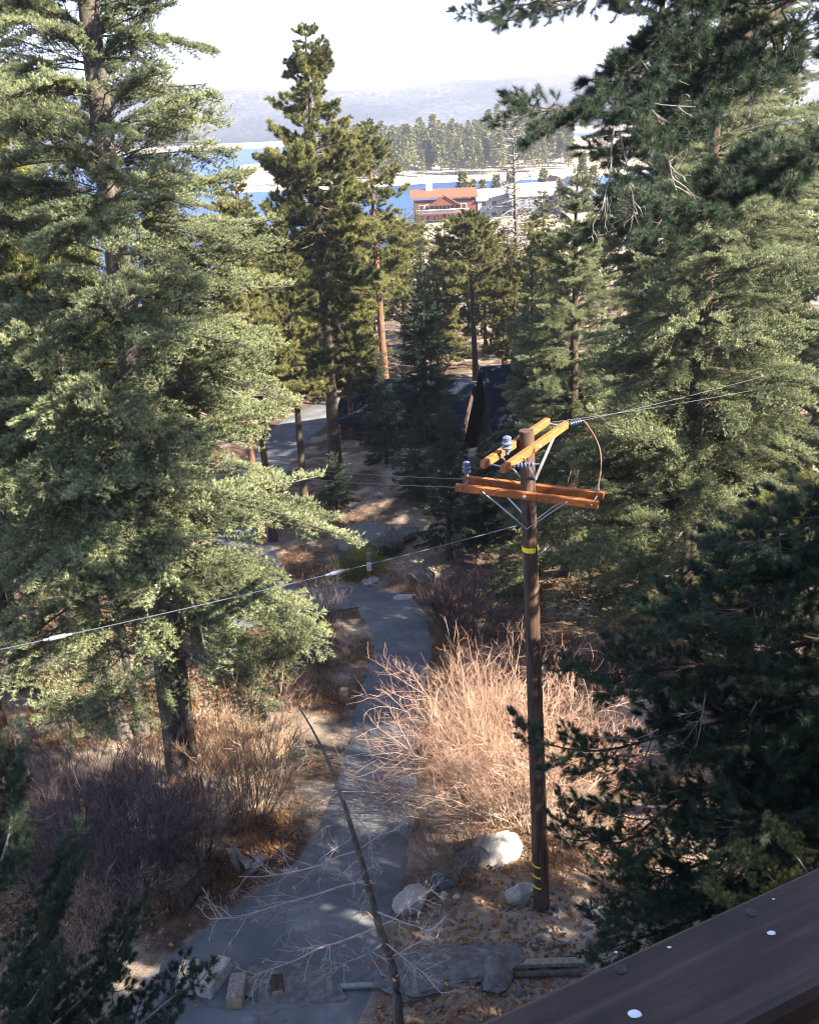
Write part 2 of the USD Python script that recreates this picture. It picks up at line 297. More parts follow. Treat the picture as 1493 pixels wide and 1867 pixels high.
v = np.dstack([rv, Z_]).reshape(-1, 3); a = (np.arange(K - 1)[:, None] * 260 + np.arange(259)[None]).ravel()
struct('road', (v, np.vstack([np.stack([a, a + 260, a + 261], 1), np.stack([a, a + 261, a + 1], 1)])), M_road, True)
xs = np.linspace(-1800, 1800, 3); struct('lake', (np.array([[-2500, 120, 0], [2500, 120, 0], [2500, 1750, 0], [-2500, 1750, 0]], float), np.array([[0, 1, 2], [0, 2, 3]])), M_lake)
def hill_z(X, Y):
    p = np.stack([X / 900, Y / 900, np.zeros_like(X)], -1)
    ridge1 = 100 * sstep(1640, 2500, Y) * (0.55 + 0.9 * meshkit.fbm(p * 1.4, 5, 3))
    ridge2 = 245 * sstep(2500, 5200, Y) * (0.35 + 1.0 * meshkit.fbm(p * 0.8, 5, 8)) * (1 - 0.5 * sstep(-600, 1800, X))
    rough = 18 * (meshkit.fbm(p * 14, 4, 1) - 0.5) * sstep(1640, 1900, Y)
    return -1 + ridge1 + ridge2 + rough
hv = grid(np.linspace(-4200, 4200, 260), np.r_[np.linspace(1620, 3000, 110), np.linspace(3030, 6500, 90)], hill_z)
struct('hills', hv, M_hill, True)

# ------------------------------------------------------------------ foliage prototypes
def needle_tris(base, dirs, width, curve=None):
    """one thin triangle per needle"""
    n = len(base); side = unit(np.cross(dirs, np.random.default_rng(n).normal(size=(n, 3)))) * np.asarray(width).reshape(-1, 1) / 2
    v = np.stack([base - side, base + side, base + dirs], 1).reshape(-1, 3)
    return v, np.arange(3 * n).reshape(n, 3)
def fir_bough(seed, Lb=2.6, spacing=0.10, shoot_gap=0.07, needles=20, nlen=0.042, nw=0.0095, droop=0.26):
    """an arched, drooping bough whose branchlets carry thick upward shoots: lumpy on top, open below"""
    g = np.random.default_rng(seed); t = np.linspace(0, 1, 12)
    axis = np.stack([t * Lb * (1 - 0.06 * t), 0.07 * Lb * np.sin(t * 2.4 + g.uniform(0, 6)) * t, Lb * (0.16 * t - droop * t ** 2 + 0.05 * t ** 5)], 1)
    ax = lambda s: np.stack([np.interp(s, t, axis[:, k]) for k in range(3)], -1)
    wood = [tubes(axis[None], (0.019 * Lb / 2.6 * (1 - 0.85 * t) + 0.003)[None], 5)]
    sp = np.arange(0.16 * Lb, 0.98 * Lb, spacing); S = np.repeat(sp / Lb, 2); side = np.tile([1.0, -1.0], len(sp))
    S = np.clip(S + g.normal(0, 0.015, len(S)), 0.1, 0.99)
    clump = meshkit.noise(np.c_[S * Lb * 2.4, side, np.full(len(S), seed * 3.7)])
    keep = (clump > 0.30) & (g.random(len(S)) > 0.45 * (S < 0.3)); S, side, clump = S[keep], side[keep], clump[keep]
    ln = Lb * 0.37 * np.minimum(1, (S / 0.3)) ** 0.8 * (1.04 - S) ** 0.7 * g.uniform(0.6, 1.15, len(S)) * (0.6 + 0.7 * clump) + 0.08
    ang = np.radians(g.uniform(35, 72, len(S))); bd = unit(np.stack([np.cos(ang), np.sin(ang) * side, g.normal(0.05, 0.2, len(S))], 1))
    K2 = 5; u = np.linspace(0, 1, K2); b0 = ax(S)
    BL = b0[:, None] + bd[:, None] * ln[:, None, None] * u[None, :, None] + np.array([0.22, 0, 0]) * (ln[:, None] * u ** 2)[..., None] - np.array([0, 0, 0.30]) * (ln[:, None] * u ** 2)[..., None]
    wood.append(tubes(BL, np.broadcast_to(0.0055 * (1 - 0.7 * u), BL.shape[:2]), 3))
    sb, sd, sl, tp = [], [], [], []
    for i in range(len(S)):
        n = max(2, int(ln[i] / shoot_gap)); d = unit(BL[i, -1] - BL[i, 0])
        for q in (np.arange(n) + g.uniform(0.3, 0.9)) / n:
            p = np.array([np.interp(q, u, BL[i, :, k]) for k in range(3)])
            for s in (1, -1, 0):
                if g.random() < 0.12: continue
                a = np.radians(g.uniform(28, 62)) * s; ca, sa = np.cos(a), np.sin(a)
                dd = np.array([d[0] * ca - d[1] * sa, d[0] * sa + d[1] * ca, g.normal(0.22, 0.22) + (0.55 if s == 0 else 0)])
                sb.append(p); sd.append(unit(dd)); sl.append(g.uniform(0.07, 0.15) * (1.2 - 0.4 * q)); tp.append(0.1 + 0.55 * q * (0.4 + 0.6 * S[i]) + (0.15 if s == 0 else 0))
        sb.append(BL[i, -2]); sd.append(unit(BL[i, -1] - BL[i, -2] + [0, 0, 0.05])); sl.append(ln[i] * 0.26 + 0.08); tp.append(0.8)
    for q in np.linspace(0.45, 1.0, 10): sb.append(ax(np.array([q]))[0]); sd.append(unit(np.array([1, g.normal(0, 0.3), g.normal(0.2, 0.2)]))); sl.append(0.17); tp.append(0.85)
    sb, sd, sl, tp = map(np.array, (sb, sd, sl, tp)); N = len(sb)
    q = np.tile(np.linspace(0.02, 1, needles), N); I = np.repeat(np.arange(N), needles); base = sb[I] + sd[I] * (sl[I] * q)[:, None]
    rad = g.normal(size=(len(I), 3)); rad -= (rad * sd[I]).sum(1, keepdims=True) * sd[I]; rad = unit(rad); rad[:, 2] = rad[:, 2] * 0.8 + 0.35
    dirs = unit(sd[I] * 0.6 + rad) * (nlen * g.uniform(0.75, 1.25, len(I)))[:, None]
    nv, nf = needle_tris(base, dirs, np.full(len(I), nw))
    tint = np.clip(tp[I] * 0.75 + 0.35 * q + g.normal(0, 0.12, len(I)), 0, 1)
    return cat(*wood), (nv, nf), np.repeat(tint, 3)
def pine_limb(seed, Lb=3.0, n_sub=17, tufts=(3, 6), needles=80, nlen=0.22, nw=0.021, bare=0.25):
    g = np.random.default_rng(seed); t = np.linspace(0, 1, 10)
    axis = np.stack([t * Lb, 0.10 * Lb * np.sin(t * 2.5 + g.uniform(0, 6)) * t, Lb * (-0.13 * np.sin(t * np.pi * 0.8) + 0.16 * t ** 2.5)], 1)
    ax = lambda s: np.array([np.interp(s, t, axis[:, k]) for k in range(3)])
    wood = [tubes(axis[None], (0.035 * Lb / 3 * (1 - 0.8 * t) + 0.004)[None], 6)]
    tb, td = [ax(1.0)], [unit(axis[-1] - axis[-2] + np.array([0, 0, 0.06]))]
    subs, rr_ = [], []
    for i in range(n_sub):
        s = bare + (0.98 - bare) * (i + g.uniform(0.1, 0.9)) / n_sub; side = 1 if i % 2 else -1
        a = np.radians(g.uniform(30, 65)) * side; ln = Lb * 0.42 * (1.08 - s) ** 0.8 * g.uniform(0.6, 1.2) + 0.12
        d = unit(np.array([np.cos(a), np.sin(a), g.normal(0.1, 0.2)])); p0 = ax(s); u = np.linspace(0, 1, 5)[:, None]
        pl = p0 + d * ln * u + np.array([0, 0, 1.0]) * (0.22 * u ** 2 - 0.08 * u) * ln + g.normal(0, 0.015 * ln, (5, 3)) * u
        subs.append(pl); rr_.append(0.012 * (1 - 0.6 * u[:, 0]) * (0.6 + ln / 2))
        m = g.integers(*tufts)
        for k in range(m):
            q = 1.0 if k == 0 else g.uniform(0.45, 0.95); pp = np.array([np.interp(q, u[:, 0], pl[:, c]) for c in range(3)])
            if k:
                dd = unit(d + g.normal(0, 0.55, 3) + [0, 0, 0.25]); e = pp + dd * g.uniform(0.1, 0.28); subs.append(pp + (e - pp) * u + 0.0); rr_.append(np.full(5, 0.006)); tb.append(e); td.append(unit(dd + [0, 0, 0.3]))
            else: tb.append(pp); td.append(unit(pl[-1] - pl[-2] + [0, 0, 0.02]))
    wood.append(tubes(np.array(subs), np.array(rr_), 3))
    tb, td = np.array(tb), np.array(td); N = len(tb)
    I = np.repeat(np.arange(N), needles); n = len(I)
    along = g.uniform(-0.9, 0.15, n) * nlen; rad = unit(g.normal(size=(n, 3)))
    dirs = unit(td[I] * g.uniform(-0.1, 1.0, n)[:, None] + rad * 0.85); base = tb[I] + td[I] * along[:, None]
    dl = nlen * g.uniform(0.7, 1.1, n)
    nv, nf = needle_tris(base, dirs * dl[:, None], np.full(n, nw))
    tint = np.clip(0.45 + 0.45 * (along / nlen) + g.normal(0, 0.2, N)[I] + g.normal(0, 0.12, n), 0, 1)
    return cat(*wood), (nv, nf), np.repeat(tint, 3)

PROTO = {}
def add_proto(parent, key, made, wood_mat, needle_mat):
    x = UsdGeom.Xform.Define(stage, f'{parent}/{key}')
    wood, need, tint = made
    usdkit.mesh(stage, f'{parent}/{key}/stem', wood, wood_mat)
    m = usdkit.mesh(stage, f'{parent}/{key}/needles', need, needle_mat)
    UsdGeom.PrimvarsAPI(m).CreatePrimvar('tint', Sdf.ValueTypeNames.FloatArray, 'vertex').Set(Vt.FloatArray.FromNumpy(tint.astype(np.float32)))
    return x.GetPath()
PROTO_MAKERS = {
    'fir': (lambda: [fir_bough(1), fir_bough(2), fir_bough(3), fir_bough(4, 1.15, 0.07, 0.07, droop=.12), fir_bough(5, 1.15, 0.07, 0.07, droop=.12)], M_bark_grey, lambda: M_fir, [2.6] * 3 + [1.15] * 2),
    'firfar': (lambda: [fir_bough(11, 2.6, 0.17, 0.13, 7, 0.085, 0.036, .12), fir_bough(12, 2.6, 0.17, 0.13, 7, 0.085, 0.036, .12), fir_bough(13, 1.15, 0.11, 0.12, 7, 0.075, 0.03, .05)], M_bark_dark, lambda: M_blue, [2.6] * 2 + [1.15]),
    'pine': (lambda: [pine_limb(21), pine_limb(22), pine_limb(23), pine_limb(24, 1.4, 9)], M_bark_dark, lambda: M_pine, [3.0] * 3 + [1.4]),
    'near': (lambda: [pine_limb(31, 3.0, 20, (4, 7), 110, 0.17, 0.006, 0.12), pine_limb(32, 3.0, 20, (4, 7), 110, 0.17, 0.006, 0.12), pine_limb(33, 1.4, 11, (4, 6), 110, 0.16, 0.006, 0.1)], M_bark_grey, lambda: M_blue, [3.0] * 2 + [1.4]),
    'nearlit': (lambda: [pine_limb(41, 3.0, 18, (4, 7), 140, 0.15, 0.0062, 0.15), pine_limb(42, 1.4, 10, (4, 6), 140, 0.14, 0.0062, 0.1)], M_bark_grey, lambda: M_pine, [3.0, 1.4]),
}
def crown(parent, kind, pos, dirs, lens, roll=None, wide=None, name='crown'):
    """needle boughs at pos (local), pointing along dirs with the given lengths"""
    path = numbered(ppath(parent), name)
    pi = UsdGeom.PointInstancer.Define(stage, path)
    mk, wm, nm, L0 = PROTO_MAKERS[kind]
    if kind not in PROTO:
        PROTO[kind] = [add_proto(path, f'bough_{chr(97 + i)}', m, wm, nm()) for i, m in enumerate(mk())]
    for p in PROTO[kind]: pi.CreatePrototypesRel().AddTarget(p)
    g = np.random.default_rng(len(pos) + int(abs(pos[0][2]) * 100)); L0 = np.array(L0)
    lens = np.asarray(lens, float); big = lens > 1.5; idx = np.where(big, g.integers(0, (L0 > 2).sum(), len(lens)), (L0 > 2).sum() + g.integers(0, (L0 < 2).sum(), len(lens)))
    d = unit(np.asarray(dirs, float)); up = np.array([0, 0, 1.0]); y = unit(np.cross(up, d)); z = np.cross(d, y)
    R = np.stack([d, y, z], 2); roll = g.normal(0, 0.38, len(lens)) if roll is None else roll
    Rx = Rot.from_euler('x', roll).as_matrix(); q = Rot.from_matrix(R @ Rx).as_quat()
    s = lens / L0[idx]; w = g.uniform(0.7, 1.1, len(lens)) if wide is None else wide
    pi.CreateProtoIndicesAttr(Vt.IntArray.FromNumpy(idx.astype(np.int32)))
    pi.CreatePositionsAttr(Vt.Vec3fArray.FromNumpy(np.asarray(pos, np.float32)))
    pi.CreateOrientationsAttr(Vt.QuathArray([Gf.Quath(float(k[3]), float(k[0]), float(k[1]), float(k[2])) for k in q]))
    pi.CreateScalesAttr(Vt.Vec3fArray.FromNumpy(np.stack([s, s * w, s], 1).astype(np.float32)))
    return tag(pi.GetPrim(), kind='stuff')

def trunk_mesh(base_r, H, lean, sides=12, seed=0, rings=26, flare=1.5):
    g = np.random.default_rng(seed); t = np.linspace(0, 1, rings)
    wig = np.cumsum(g.normal(0, 0.012, (rings, 2)), 0) * H / 12
    pts = np.stack([lean[0] * t + wig[:, 0] * t, lean[1] * t + wig[:, 1] * t, H * t - 0.3 * (1 - t)], 1)
    r = base_r * ((1 - t) ** 0.85 * 0.96 + 0.02) + base_r * (flare - 1) * np.exp(-t * H / 0.5)
    v, f = tube(pts, r, sides); v = v + (meshkit.noise(v * [5, 5, 1.2], seed)[:, None] - 0.5) * 0.25 * base_r * np.sign(1e-9 + np.c_[v[:, :2], np.zeros(len(v))]) * 0.5
    return (v, f), (lambda s: np.stack([np.interp(s, t, pts[:, k]) for k in range(3)], -1))
def conifer(name, label, base, H, r, kind, crown_from, rad, n, lean=(0, 0), bark=None, seed=0, shape=0.8, droop=(0.15, -0.35), gap=0.0, catname='tree', group=None, dead=0, dead_mat=None, top_full=0.03, sides=12, only=None):
    """rad: longest bough; boughs get shorter towards the top as (1-s)^shape; droop: slope of the boughs at top and at bottom"""
    g = np.random.default_rng(seed)
    if kind == 'pine' and base[1] > 85: n, rad = int(n * 0.6), rad * 1.05
    o = thing(name, label, catname, base, group)
    tr, at = trunk_mesh(r, H, lean, sides, seed)
    obj('trunk', tr, bark or M_bark_dark, o, smooth=True)
    s = g.random(n) ** 0.82
    s = np.sort(s); hh = crown_from + (0.985 - crown_from) * s
    if gap: hh = hh + 0.5 * (np.round(hh / gap) * gap - hh)
    phi = np.arange(n) * 2.399963 + g.normal(0, 0.35, n)
    ln = rad * ((1 - s) ** shape * (0.72 + 0.28 * np.minimum(1, s / 0.12)) + top_full) * g.uniform(0.5, 1.2, n)
    ln = np.maximum(ln, 0.35)
    sl = droop[1] + (droop[0] - droop[1]) * s + g.normal(0, 0.2, n)
    d = np.stack([np.cos(phi), np.sin(phi), sl], 1); pos = at(hh)
    if only is not None:
        k = only(pos + np.asarray(base), d, ln); pos, d, ln = pos[k], d[k], ln[k]
    crown(o, kind, pos, d, ln)
    if dead:
        for i in range(dead):
            q = at(np.array([g.uniform(0.12, crown_from + 0.25)]))[0]; ph = g.uniform(0, 6.28); L1 = g.uniform(0.5, 0.9) * rad * 0.6
            twig(o, 'dead_branch', q, np.array([np.cos(ph), np.sin(ph), g.uniform(-0.3, 0.15)]), L1, 0.022, dead_mat or M_twig_grey, seed * 50 + i)
    return o, at

def whole_tree(path, seed, made, L0, H, r, crown_from, rad, n, needle_mat, bark, shape, droop, top_full=0.04):
    """a tree shape of two meshes (trunk, crown) for the copies that stand far off"""
    g = np.random.default_rng(seed); stage.CreateClassPrim(path)
    tr, at = trunk_mesh(r, H, (0, 0), 8, seed); usdkit.mesh(stage, path + '/trunk', tr, bark, True)
    s = np.sort(g.random(n) ** 0.85); hh = crown_from + (0.985 - crown_from) * s; phi = np.arange(n) * 2.399963 + g.normal(0, .35, n)
    ln = np.maximum(rad * ((1 - s) ** shape * (0.72 + 0.28 * np.minimum(1, s / 0.12)) + top_full) * g.uniform(0.5, 1.2, n), 0.35)
    d = unit(np.stack([np.cos(phi), np.sin(phi), droop[1] + (droop[0] - droop[1]) * s + g.normal(0, .2, n)], 1)); pos = at(hh)
    y = unit(np.cross([0, 0, 1.0], d)); R = np.stack([d, y, np.cross(d, y)], 2); vs, ts, ws = [], [], []
    for i in range(n):
        k = g.integers(len(made)); w, nd, tint = made[k]; sc = ln[i] / L0; vs.append(nd[0] * sc @ R[i].T + pos[i]); ts.append(tint); ws.append((w[0] * sc @ R[i].T + pos[i], w[1]))
    v = np.vstack(vs); m = usdkit.mesh(stage, path + '/crown', (v, np.arange(len(v)).reshape(-1, 3)), needle_mat)
    UsdGeom.PrimvarsAPI(m).CreatePrimvar('tint', Sdf.ValueTypeNames.FloatArray, 'vertex').Set(Vt.FloatArray.FromNumpy(np.concatenate(ts).astype(np.float32)))
    usdkit.mesh(stage, path + '/limbs', cat(*ws), bark)
    return path
_shapes = {}
def far_copy(kind, label, base, H, turn, group, k, catname='tree'):
    if not _shapes:
        pl = [pine_limb(61 + i, 3.0, 11, (2, 5), 16, 0.26, 0.07) for i in range(2)]
        _shapes['pine'] = [whole_tree(f'/World/pine_shape_{w}', 70 + i, pl, 3.0, 14.0, 0.2, cf, rd, nn, M_pine, M_bark_dark, sh, (0.5, -0.1)) for i, (w, cf, rd, nn, sh) in enumerate((('broad', .2, 3.3, 62, .6), ('slim', .3, 2.7, 58, .8), ('ragged', .25, 3.0, 48, .7)))]
        fb = [fir_bough(65, 2.6, 0.24, 0.2, 6, 0.16, 0.075, .12)]
        _shapes['fir'] = [whole_tree('/World/fir_shape', 80, fb, 2.6, 16.0, 0.25, .04, 4.2, 150, M_fir, M_bark_dark, .45, (0.15, -0.35))]
    H0 = {'pine': 14.0, 'fir': 16.0}[kind]; s = H / H0; w = s ** .5
    return copy_of(_shapes[kind][k % len(_shapes[kind])], 'young_pine' if kind == 'pine' else 'white_fir', label, catname, base, turn, (w, w, s), group)
# bare branching: level by level, each level one array of polylines
def branching(g, base, dirs, lens, r0, levels, K=6, wander=0.12, up=0.15):
    """levels: list of (children per parent, length ratio, angle, radius ratio); returns [(polylines, radii)] per level"""
    out = []; b, d, ln, r = np.asarray(base, float), unit(np.asarray(dirs, float)), np.asarray(lens, float), np.broadcast_to(np.asarray(r0, float), (len(base),)).copy()
    for lev in range(len(levels) + 1):
        N = len(b); step = ln[:, None] / (K - 1); pts = [b]; dd = d
        for k in range(K - 1):
            dd = unit(dd + g.normal(0, wander, (N, 3)) + np.array([0, 0, up]) * 0.25); pts.append(pts[-1] + dd * step)
        pl = np.stack(pts, 1); tt = np.linspace(0, 1, K); rad = r[:, None] * (1 - 0.65 * tt)
        out.append((pl, rad))
        if lev == len(levels): break
        m, lr, an, rr2 = levels[lev]
        I = np.repeat(np.arange(N), m); t = g.uniform(0.25, 1.0, len(I)); i0 = np.minimum((t * (K - 1)).astype(int), K - 2); fr = (t * (K - 1) - i0)[:, None]
        b = pl[I, i0] * (1 - fr) + pl[I, i0 + 1] * fr; tan = unit(pl[I, i0 + 1] - pl[I, i0])
        perp = g.normal(size=(len(I), 3)); perp -= (perp * tan).sum(1, keepdims=True) * tan; perp = unit(perp)
        a = np.radians(an) * g.uniform(0.6, 1.3, len(I)); d = np.cos(a)[:, None] * tan + np.sin(a)[:, None] * perp
        ln = ln[I] * lr * (1.15 - 0.6 * t) * g.uniform(0.6, 1.3, len(I)); r = r[I] * rr2
    return out
def twig(parent, name, p, d, ln, r, mat, seed, levels=((6, 0.45, 50, 0.55), (4, 0.5, 45, 0.6)), sides=4, wander=0.14, up=0.0):
    g = np.random.default_rng(seed)
    br = branching(g, [p], [d], [ln], r, levels, 6, wander, up)
    return obj(name, cat(*[tubes(a, b, sides if i == 0 else 3) for i, (a, b) in enumerate(br)]), mat, parent)
def shrub(name, label, c, spread, height, n, mats, seed, lean=(0, 0), levels=((7, 0.42, 32, 0.62), (4, 0.5, 36, 0.65)), r=0.012, up=0.2, splay=0.6, group=None, wander=0.1, cname='shrub'):
    """a bare shrub: many stems from the ground; the stems and the twigs are its parts"""
    g = np.random.default_rng(seed); o = thing(name, label, cname, c, group)
    a = g.uniform(0, 6.283, n); q = np.sqrt(g.random(n)) * 0.35; b = np.stack([np.cos(a) * q * spread, np.sin(a) * q * spread, np.zeros(n)], 1)
    b[:, 2] = gz(b[:, 0] + c[0], b[:, 1] + c[1]) - c[2] - 0.05
    a2 = a + g.normal(0, 0.5, n); sp = splay * g.uniform(0.1, 1.0, n)
    d = np.stack([np.cos(a2) * sp + lean[0], np.sin(a2) * sp + lean[1], np.ones(n)], 1)
    br = branching(g, b, d, height * g.uniform(0.6, 1.1, n), r * g.uniform(0.6, 1.3, n), levels, 6, wander, up)
    obj('stems', tubes(*br[0], 4), mats[0], o)
    for lv in br[1:-1]: obj('branches', tubes(*lv, 3), mats[0], o, kind='stuff')
    obj('twigs', tubes(*br[-1], 3), mats[1], o, kind='stuff')
    return o
def rock_mesh(size, seed, cuts=14, sub=4, rough=0.10):
    g = np.random.default_rng(seed); m = trimesh.creation.icosphere(sub); v = np.array(m.vertices)
    for _ in range(cuts):
        n = unit(g.normal(size=3)); h = g.uniform(0.55, 0.9); k = v @ n - h; v = v - np.where(k > 0, k, 0)[:, None] * n * 0.92
    v = v * (1 + rough * (meshkit.fbm(v * 2.2 + seed, 4, seed)[:, None] - 0.5) * 2)
    v = v * (1 + 0.05 * (meshkit.fbm(v * 8 + seed, 4, seed + 1)[:, None] - 0.5) * 2)
    return v * np.asarray(size), np.array(m.faces)
def rock(label, p, size, seed, mat=None, rotz=0.0, name='boulder', sink=0.3, cname='rock', group=None, **kw):
    v, f = rock_mesh(size, seed, **kw); R = Rot.from_euler('z', rotz).as_matrix()
    o = obj(name, (v @ R.T + np.asarray(p) + [0, 0, size[2] * (1 - 2 * sink)], f), mat or M_rock, smooth=35)
    return tag(o, label, cname, group)

# ------------------------------------------------------------------ utility pole
pb = on(2.3, 14.36); PH = 10.26; ptop = pb + np.array([-0.35, 0.01, PH]); pax = (ptop - pb) / np.linalg.norm(ptop - pb)
pole_at = lambda drop: ptop - pax * drop
M_pole = mat_noise('creosoted_pole', [(0.3, (0.025, 0.015, 0.011)), (0.5, (0.068, 0.04, 0.027)), (0.66, (0.125, 0.075, 0.05)), (0.8, (0.21, 0.1, 0.055))], 7, 0.75, 0.8, coord='geo', stretch=(2.5, 2.5, 0.16), bdist=0.015)
M_arm = mat_noise('new_timber', [(0.3, (0.2, 0.055, 0.016)), (0.5, (0.29, 0.09, 0.026)), (0.66, (0.36, 0.13, 0.04)), (0.78, (0.12, 0.035, 0.012))], 7, 0.7, 0.3, stretch=(2, 2, 3), bdist=0.006)
M_steel = usdkit.material(stage, L + 'galvanised_steel', {'p': ('principled_bsdf', {'base_color': (0.34, 0.36, 0.39), 'metallic': 0.35, 'roughness': 0.5})}, surface='p.BSDF')
M_porc = usdkit.material(stage, L + 'grey_porcelain', {'p': ('principled_bsdf', {'base_color': (0.085, 0.105, 0.16), 'roughness': 0.18, 'specular_ior_level': 0.6})}, surface='p.BSDF')
M_yellow = mat_noise('yellow_tape', [(0.3, (0.75, 0.55, 0.02)), (0.7, (0.85, 0.66, 0.04))], 10, 0.5, 0.05)
M_copper = usdkit.material(stage, L + 'copper_wire', {'p': ('principled_bsdf', {'base_color': (0.5, 0.2, 0.1), 'metallic': 0.3, 'roughness': 0.45})}, surface='p.BSDF')
M_black = usdkit.material(stage, L + 'dark_wire', {'p': ('principled_bsdf', {'base_color': (0.09, 0.09, 0.1), 'roughness': 0.6})}, surface='p.BSDF')
M_cable = usdkit.material(stage, L + 'grey_cable', {'p': ('principled_bsdf', {'base_color': (0.09, 0.105, 0.14), 'roughness': 0.4, 'metallic': 0.2})}, surface='p.BSDF')
po = thing('utility_pole', 'tall brown wooden utility pole with four orange crossarms and yellow bands', 'utility pole', pb)
loc = lambda p: np.asarray(p, float) - pb
PR = lambda drop: 0.118 + 0.046 * drop / PH
hs = np.linspace(PH + 0.3, 0, 60); pv, pf = tube(np.array([loc(pole_at(h)) for h in hs]), np.array([PR(h) for h in hs]), 22)
th = np.arctan2(pv[:, 1], pv[:, 0]); pv = pv * (1 + 0.0 * pv) ; pv[:, :2] += (unit(pv - loc(np.array([pole_at((PH - z)) for z in pv[:, 2]])))[:, :2]) * ((meshkit.fbm(np.c_[np.cos(th) * 6, np.sin(th) * 6, pv[:, 2] * 0.5], 3, 3) - 0.5) * 0.014)[:, None]
obj('pole', (pv, pf), M_pole, po, smooth=40)
def arm_dir(a): return np.array([math.cos(a), math.sin(a), 0.0])
dl_, du_ = arm_dir(-0.45), arm_dir(1.0)
arms = {}
for key, d, drop, side in (('near low', dl_, 1.07, 1), ('far low', dl_, 1.05, -1), ('near high', du_, 0.235, 1), ('far high', du_, 0.215, -1)):
    n = np.array([d[1], -d[0], 0.0]);
    if n[1] > 0: n = -n
    c = pole_at(drop) + n * side * (PR(drop) + 0.052)
    arms[key] = (c, d, n)
    obj('crossarm', bar(loc(c - d * 1.22), loc(c + d * 1.22), 0.095, 0.125, bevel=0.008), M_arm, po)
for key in ('low', 'high'):
    cn, d, n = arms['near ' + key]; cf = arms['far ' + key][0]
    for s in (-1.12, 1.12):
        a, b = cn + d * s + n * 0.07, cf + d * s - n * 0.07
        obj('spacer_bolt', tube([loc(a), loc(b)], 0.011, 6), M_steel, po)
    obj('through_bolt', cat(tube([loc(cn + n * 0.085), loc(cf - n * 0.085)], 0.012, 6), tube([loc(cn + n * 0.05), loc(cn + n * 0.062)], 0.035, 8)), M_steel, po)
    for cc, sg in ((cn, 1), (cf, -1)):
        drop = 1.07 if key == 'low' else 0.235
        foot = pole_at(drop + 0.62 if key == 'low' else drop + 0.60) + n * sg * (PR(1.6) + 0.004)
        for s in (-0.72, 0.72):
            st = cc + d * s * (1.0 if key == 'low' else 0.85) + n * sg * 0.051
            obj('brace', bar(loc(st), loc(foot), 0.008, 0.045, up=n), M_steel, po)
ins = [(0.022, 0), (0.022, 0.05), (0.05, 0.055), (0.058, 0.075), (0.035, 0.095), (0.052, 0.105), (0.06, 0.125), (0.033, 0.145), (0.045, 0.155), (0.047, 0.185), (0.02, 0.2)]
def post_insulator(p, s=1.0): obj('insulator', move(lathe(ins, 14), loc(p), s=s), M_porc, po, smooth=40)
cn, d, n = arms['far low']; post_insulator(cn - d * 1.16 + [0, 0, 0.06], 1.35)
cn2, d2, n2 = arms['far high']; cn3 = arms['near high'][0]
post_insulator((cn2 + cn3) / 2 - d2 * 0.72 + [0, 0, 0.05], 1.5)
def strain_insulator(a, b):
    a, b = np.asarray(a), np.asarray(b); Lg = np.linalg.norm(b - a); R = frame(b - a)[:, [1, 2, 0]]
    prof = [(0.008, 0), (0.012, 0.12 * Lg)]
    for k in range(5): z = (0.2 + 0.13 * k) * Lg; prof += [(0.02, z), (0.046, z + 0.01), (0.046, z + 0.018), (0.02, z + 0.03)]
    prof += [(0.012, 0.88 * Lg), (0.008, Lg)]
    obj('strain_insulator', move(tube_z(prof, 12), loc(a), R), M_porc, po, smooth=40)
ue = cn3 + d2 * 1.2; s1 = ue + np.array([0.26, 0.12, 0.015]) * 1.3; strain_insulator(ue, s1)
lo = cn3 - d2 * 1.02 + n2 * 0.05; strain_insulator(lo, lo + np.array([0.42, -0.06, 0.03]))
fe = arms['far low'][0] + d * 1.12
jp = np.array([s1 * (1 - t) + (fe + [0, 0, 0.1]) * t + np.array([0.16, 0, 0.05]) * math.sin(t * math.pi) for t in np.linspace(0, 1, 12)])
obj('jumper_wire', tube(np.array([loc(q) for q in jp]), 0.008, 6), M_copper, po)
post_insulator(fe + [0, 0, 0.05], 0.55)
def band(drop, h, a0, a1, mat, name, out=0.006):
    an = np.linspace(a0, a1, 18); r = PR(drop) + out + 0.004; c = loc(pole_at(drop))
    v = np.concatenate([np.stack([c[0] + (r - k) * np.cos(an), c[1] + (r - k) * np.sin(an), np.full(18, c[2] + z)], 1) for k, z in ((0, -h / 2), (0, h / 2), (0.012, h / 2), (0.012, -h / 2))])
    f = []
    for k in range(17):
        for e in range(4): a, b = e * 18 + k, ((e + 1) % 4) * 18 + k; f += [[a, a + 1, b + 1], [a, b + 1, b]]
    obj(name, (v, np.array(f)), mat, po)
band(2.1, 0.085, math.radians(170), math.radians(305), M_yellow, 'yellow_band'); band(2.08, 0.085, math.radians(325), math.radians(350), M_yellow, 'yellow_band')
for k in range(3): band(9.02 + 0.27 * k, 0.032, math.radians(188), math.radians(262), M_yellow, 'yellow_band')
# wires
M_splice = usdkit.material(stage, L + 'grey_fitting', {'p': ('principled_bsdf', {'base_color': (0.15, 0.17, 0.2), 'roughness': 0.5})}, surface='p.BSDF')
def wire(label, a, b, sag, r, mat, name='power_line', fittings=(), cname='cable'):
    a, b = np.asarray(a, float), np.asarray(b, float); t = np.linspace(0, 1, 40)
    p = a + (b - a) * t[:, None]; p[:, 2] -= 4 * sag * t * (1 - t)
    o = thing(name, label, cname, a)
    obj('cable', tube(p - a, r, 6), mat, o, smooth=True)
    for tt in fittings:
        i = int(tt * 39); c = p[i]; dd = unit(p[i + 1] - p[i]); u = tt * 39 - i; c = p[i] * (1 - u) + p[i + 1] * u
        obj('splice', cat(bar(c - a - dd * 0.12, c - a + dd * 0.12, 0.065, 0.05, bevel=0.012), bar(c - a - dd * 0.2, c - a + dd * 0.2, 0.03, 0.03, bevel=0.006)), M_splice, o)
    return p
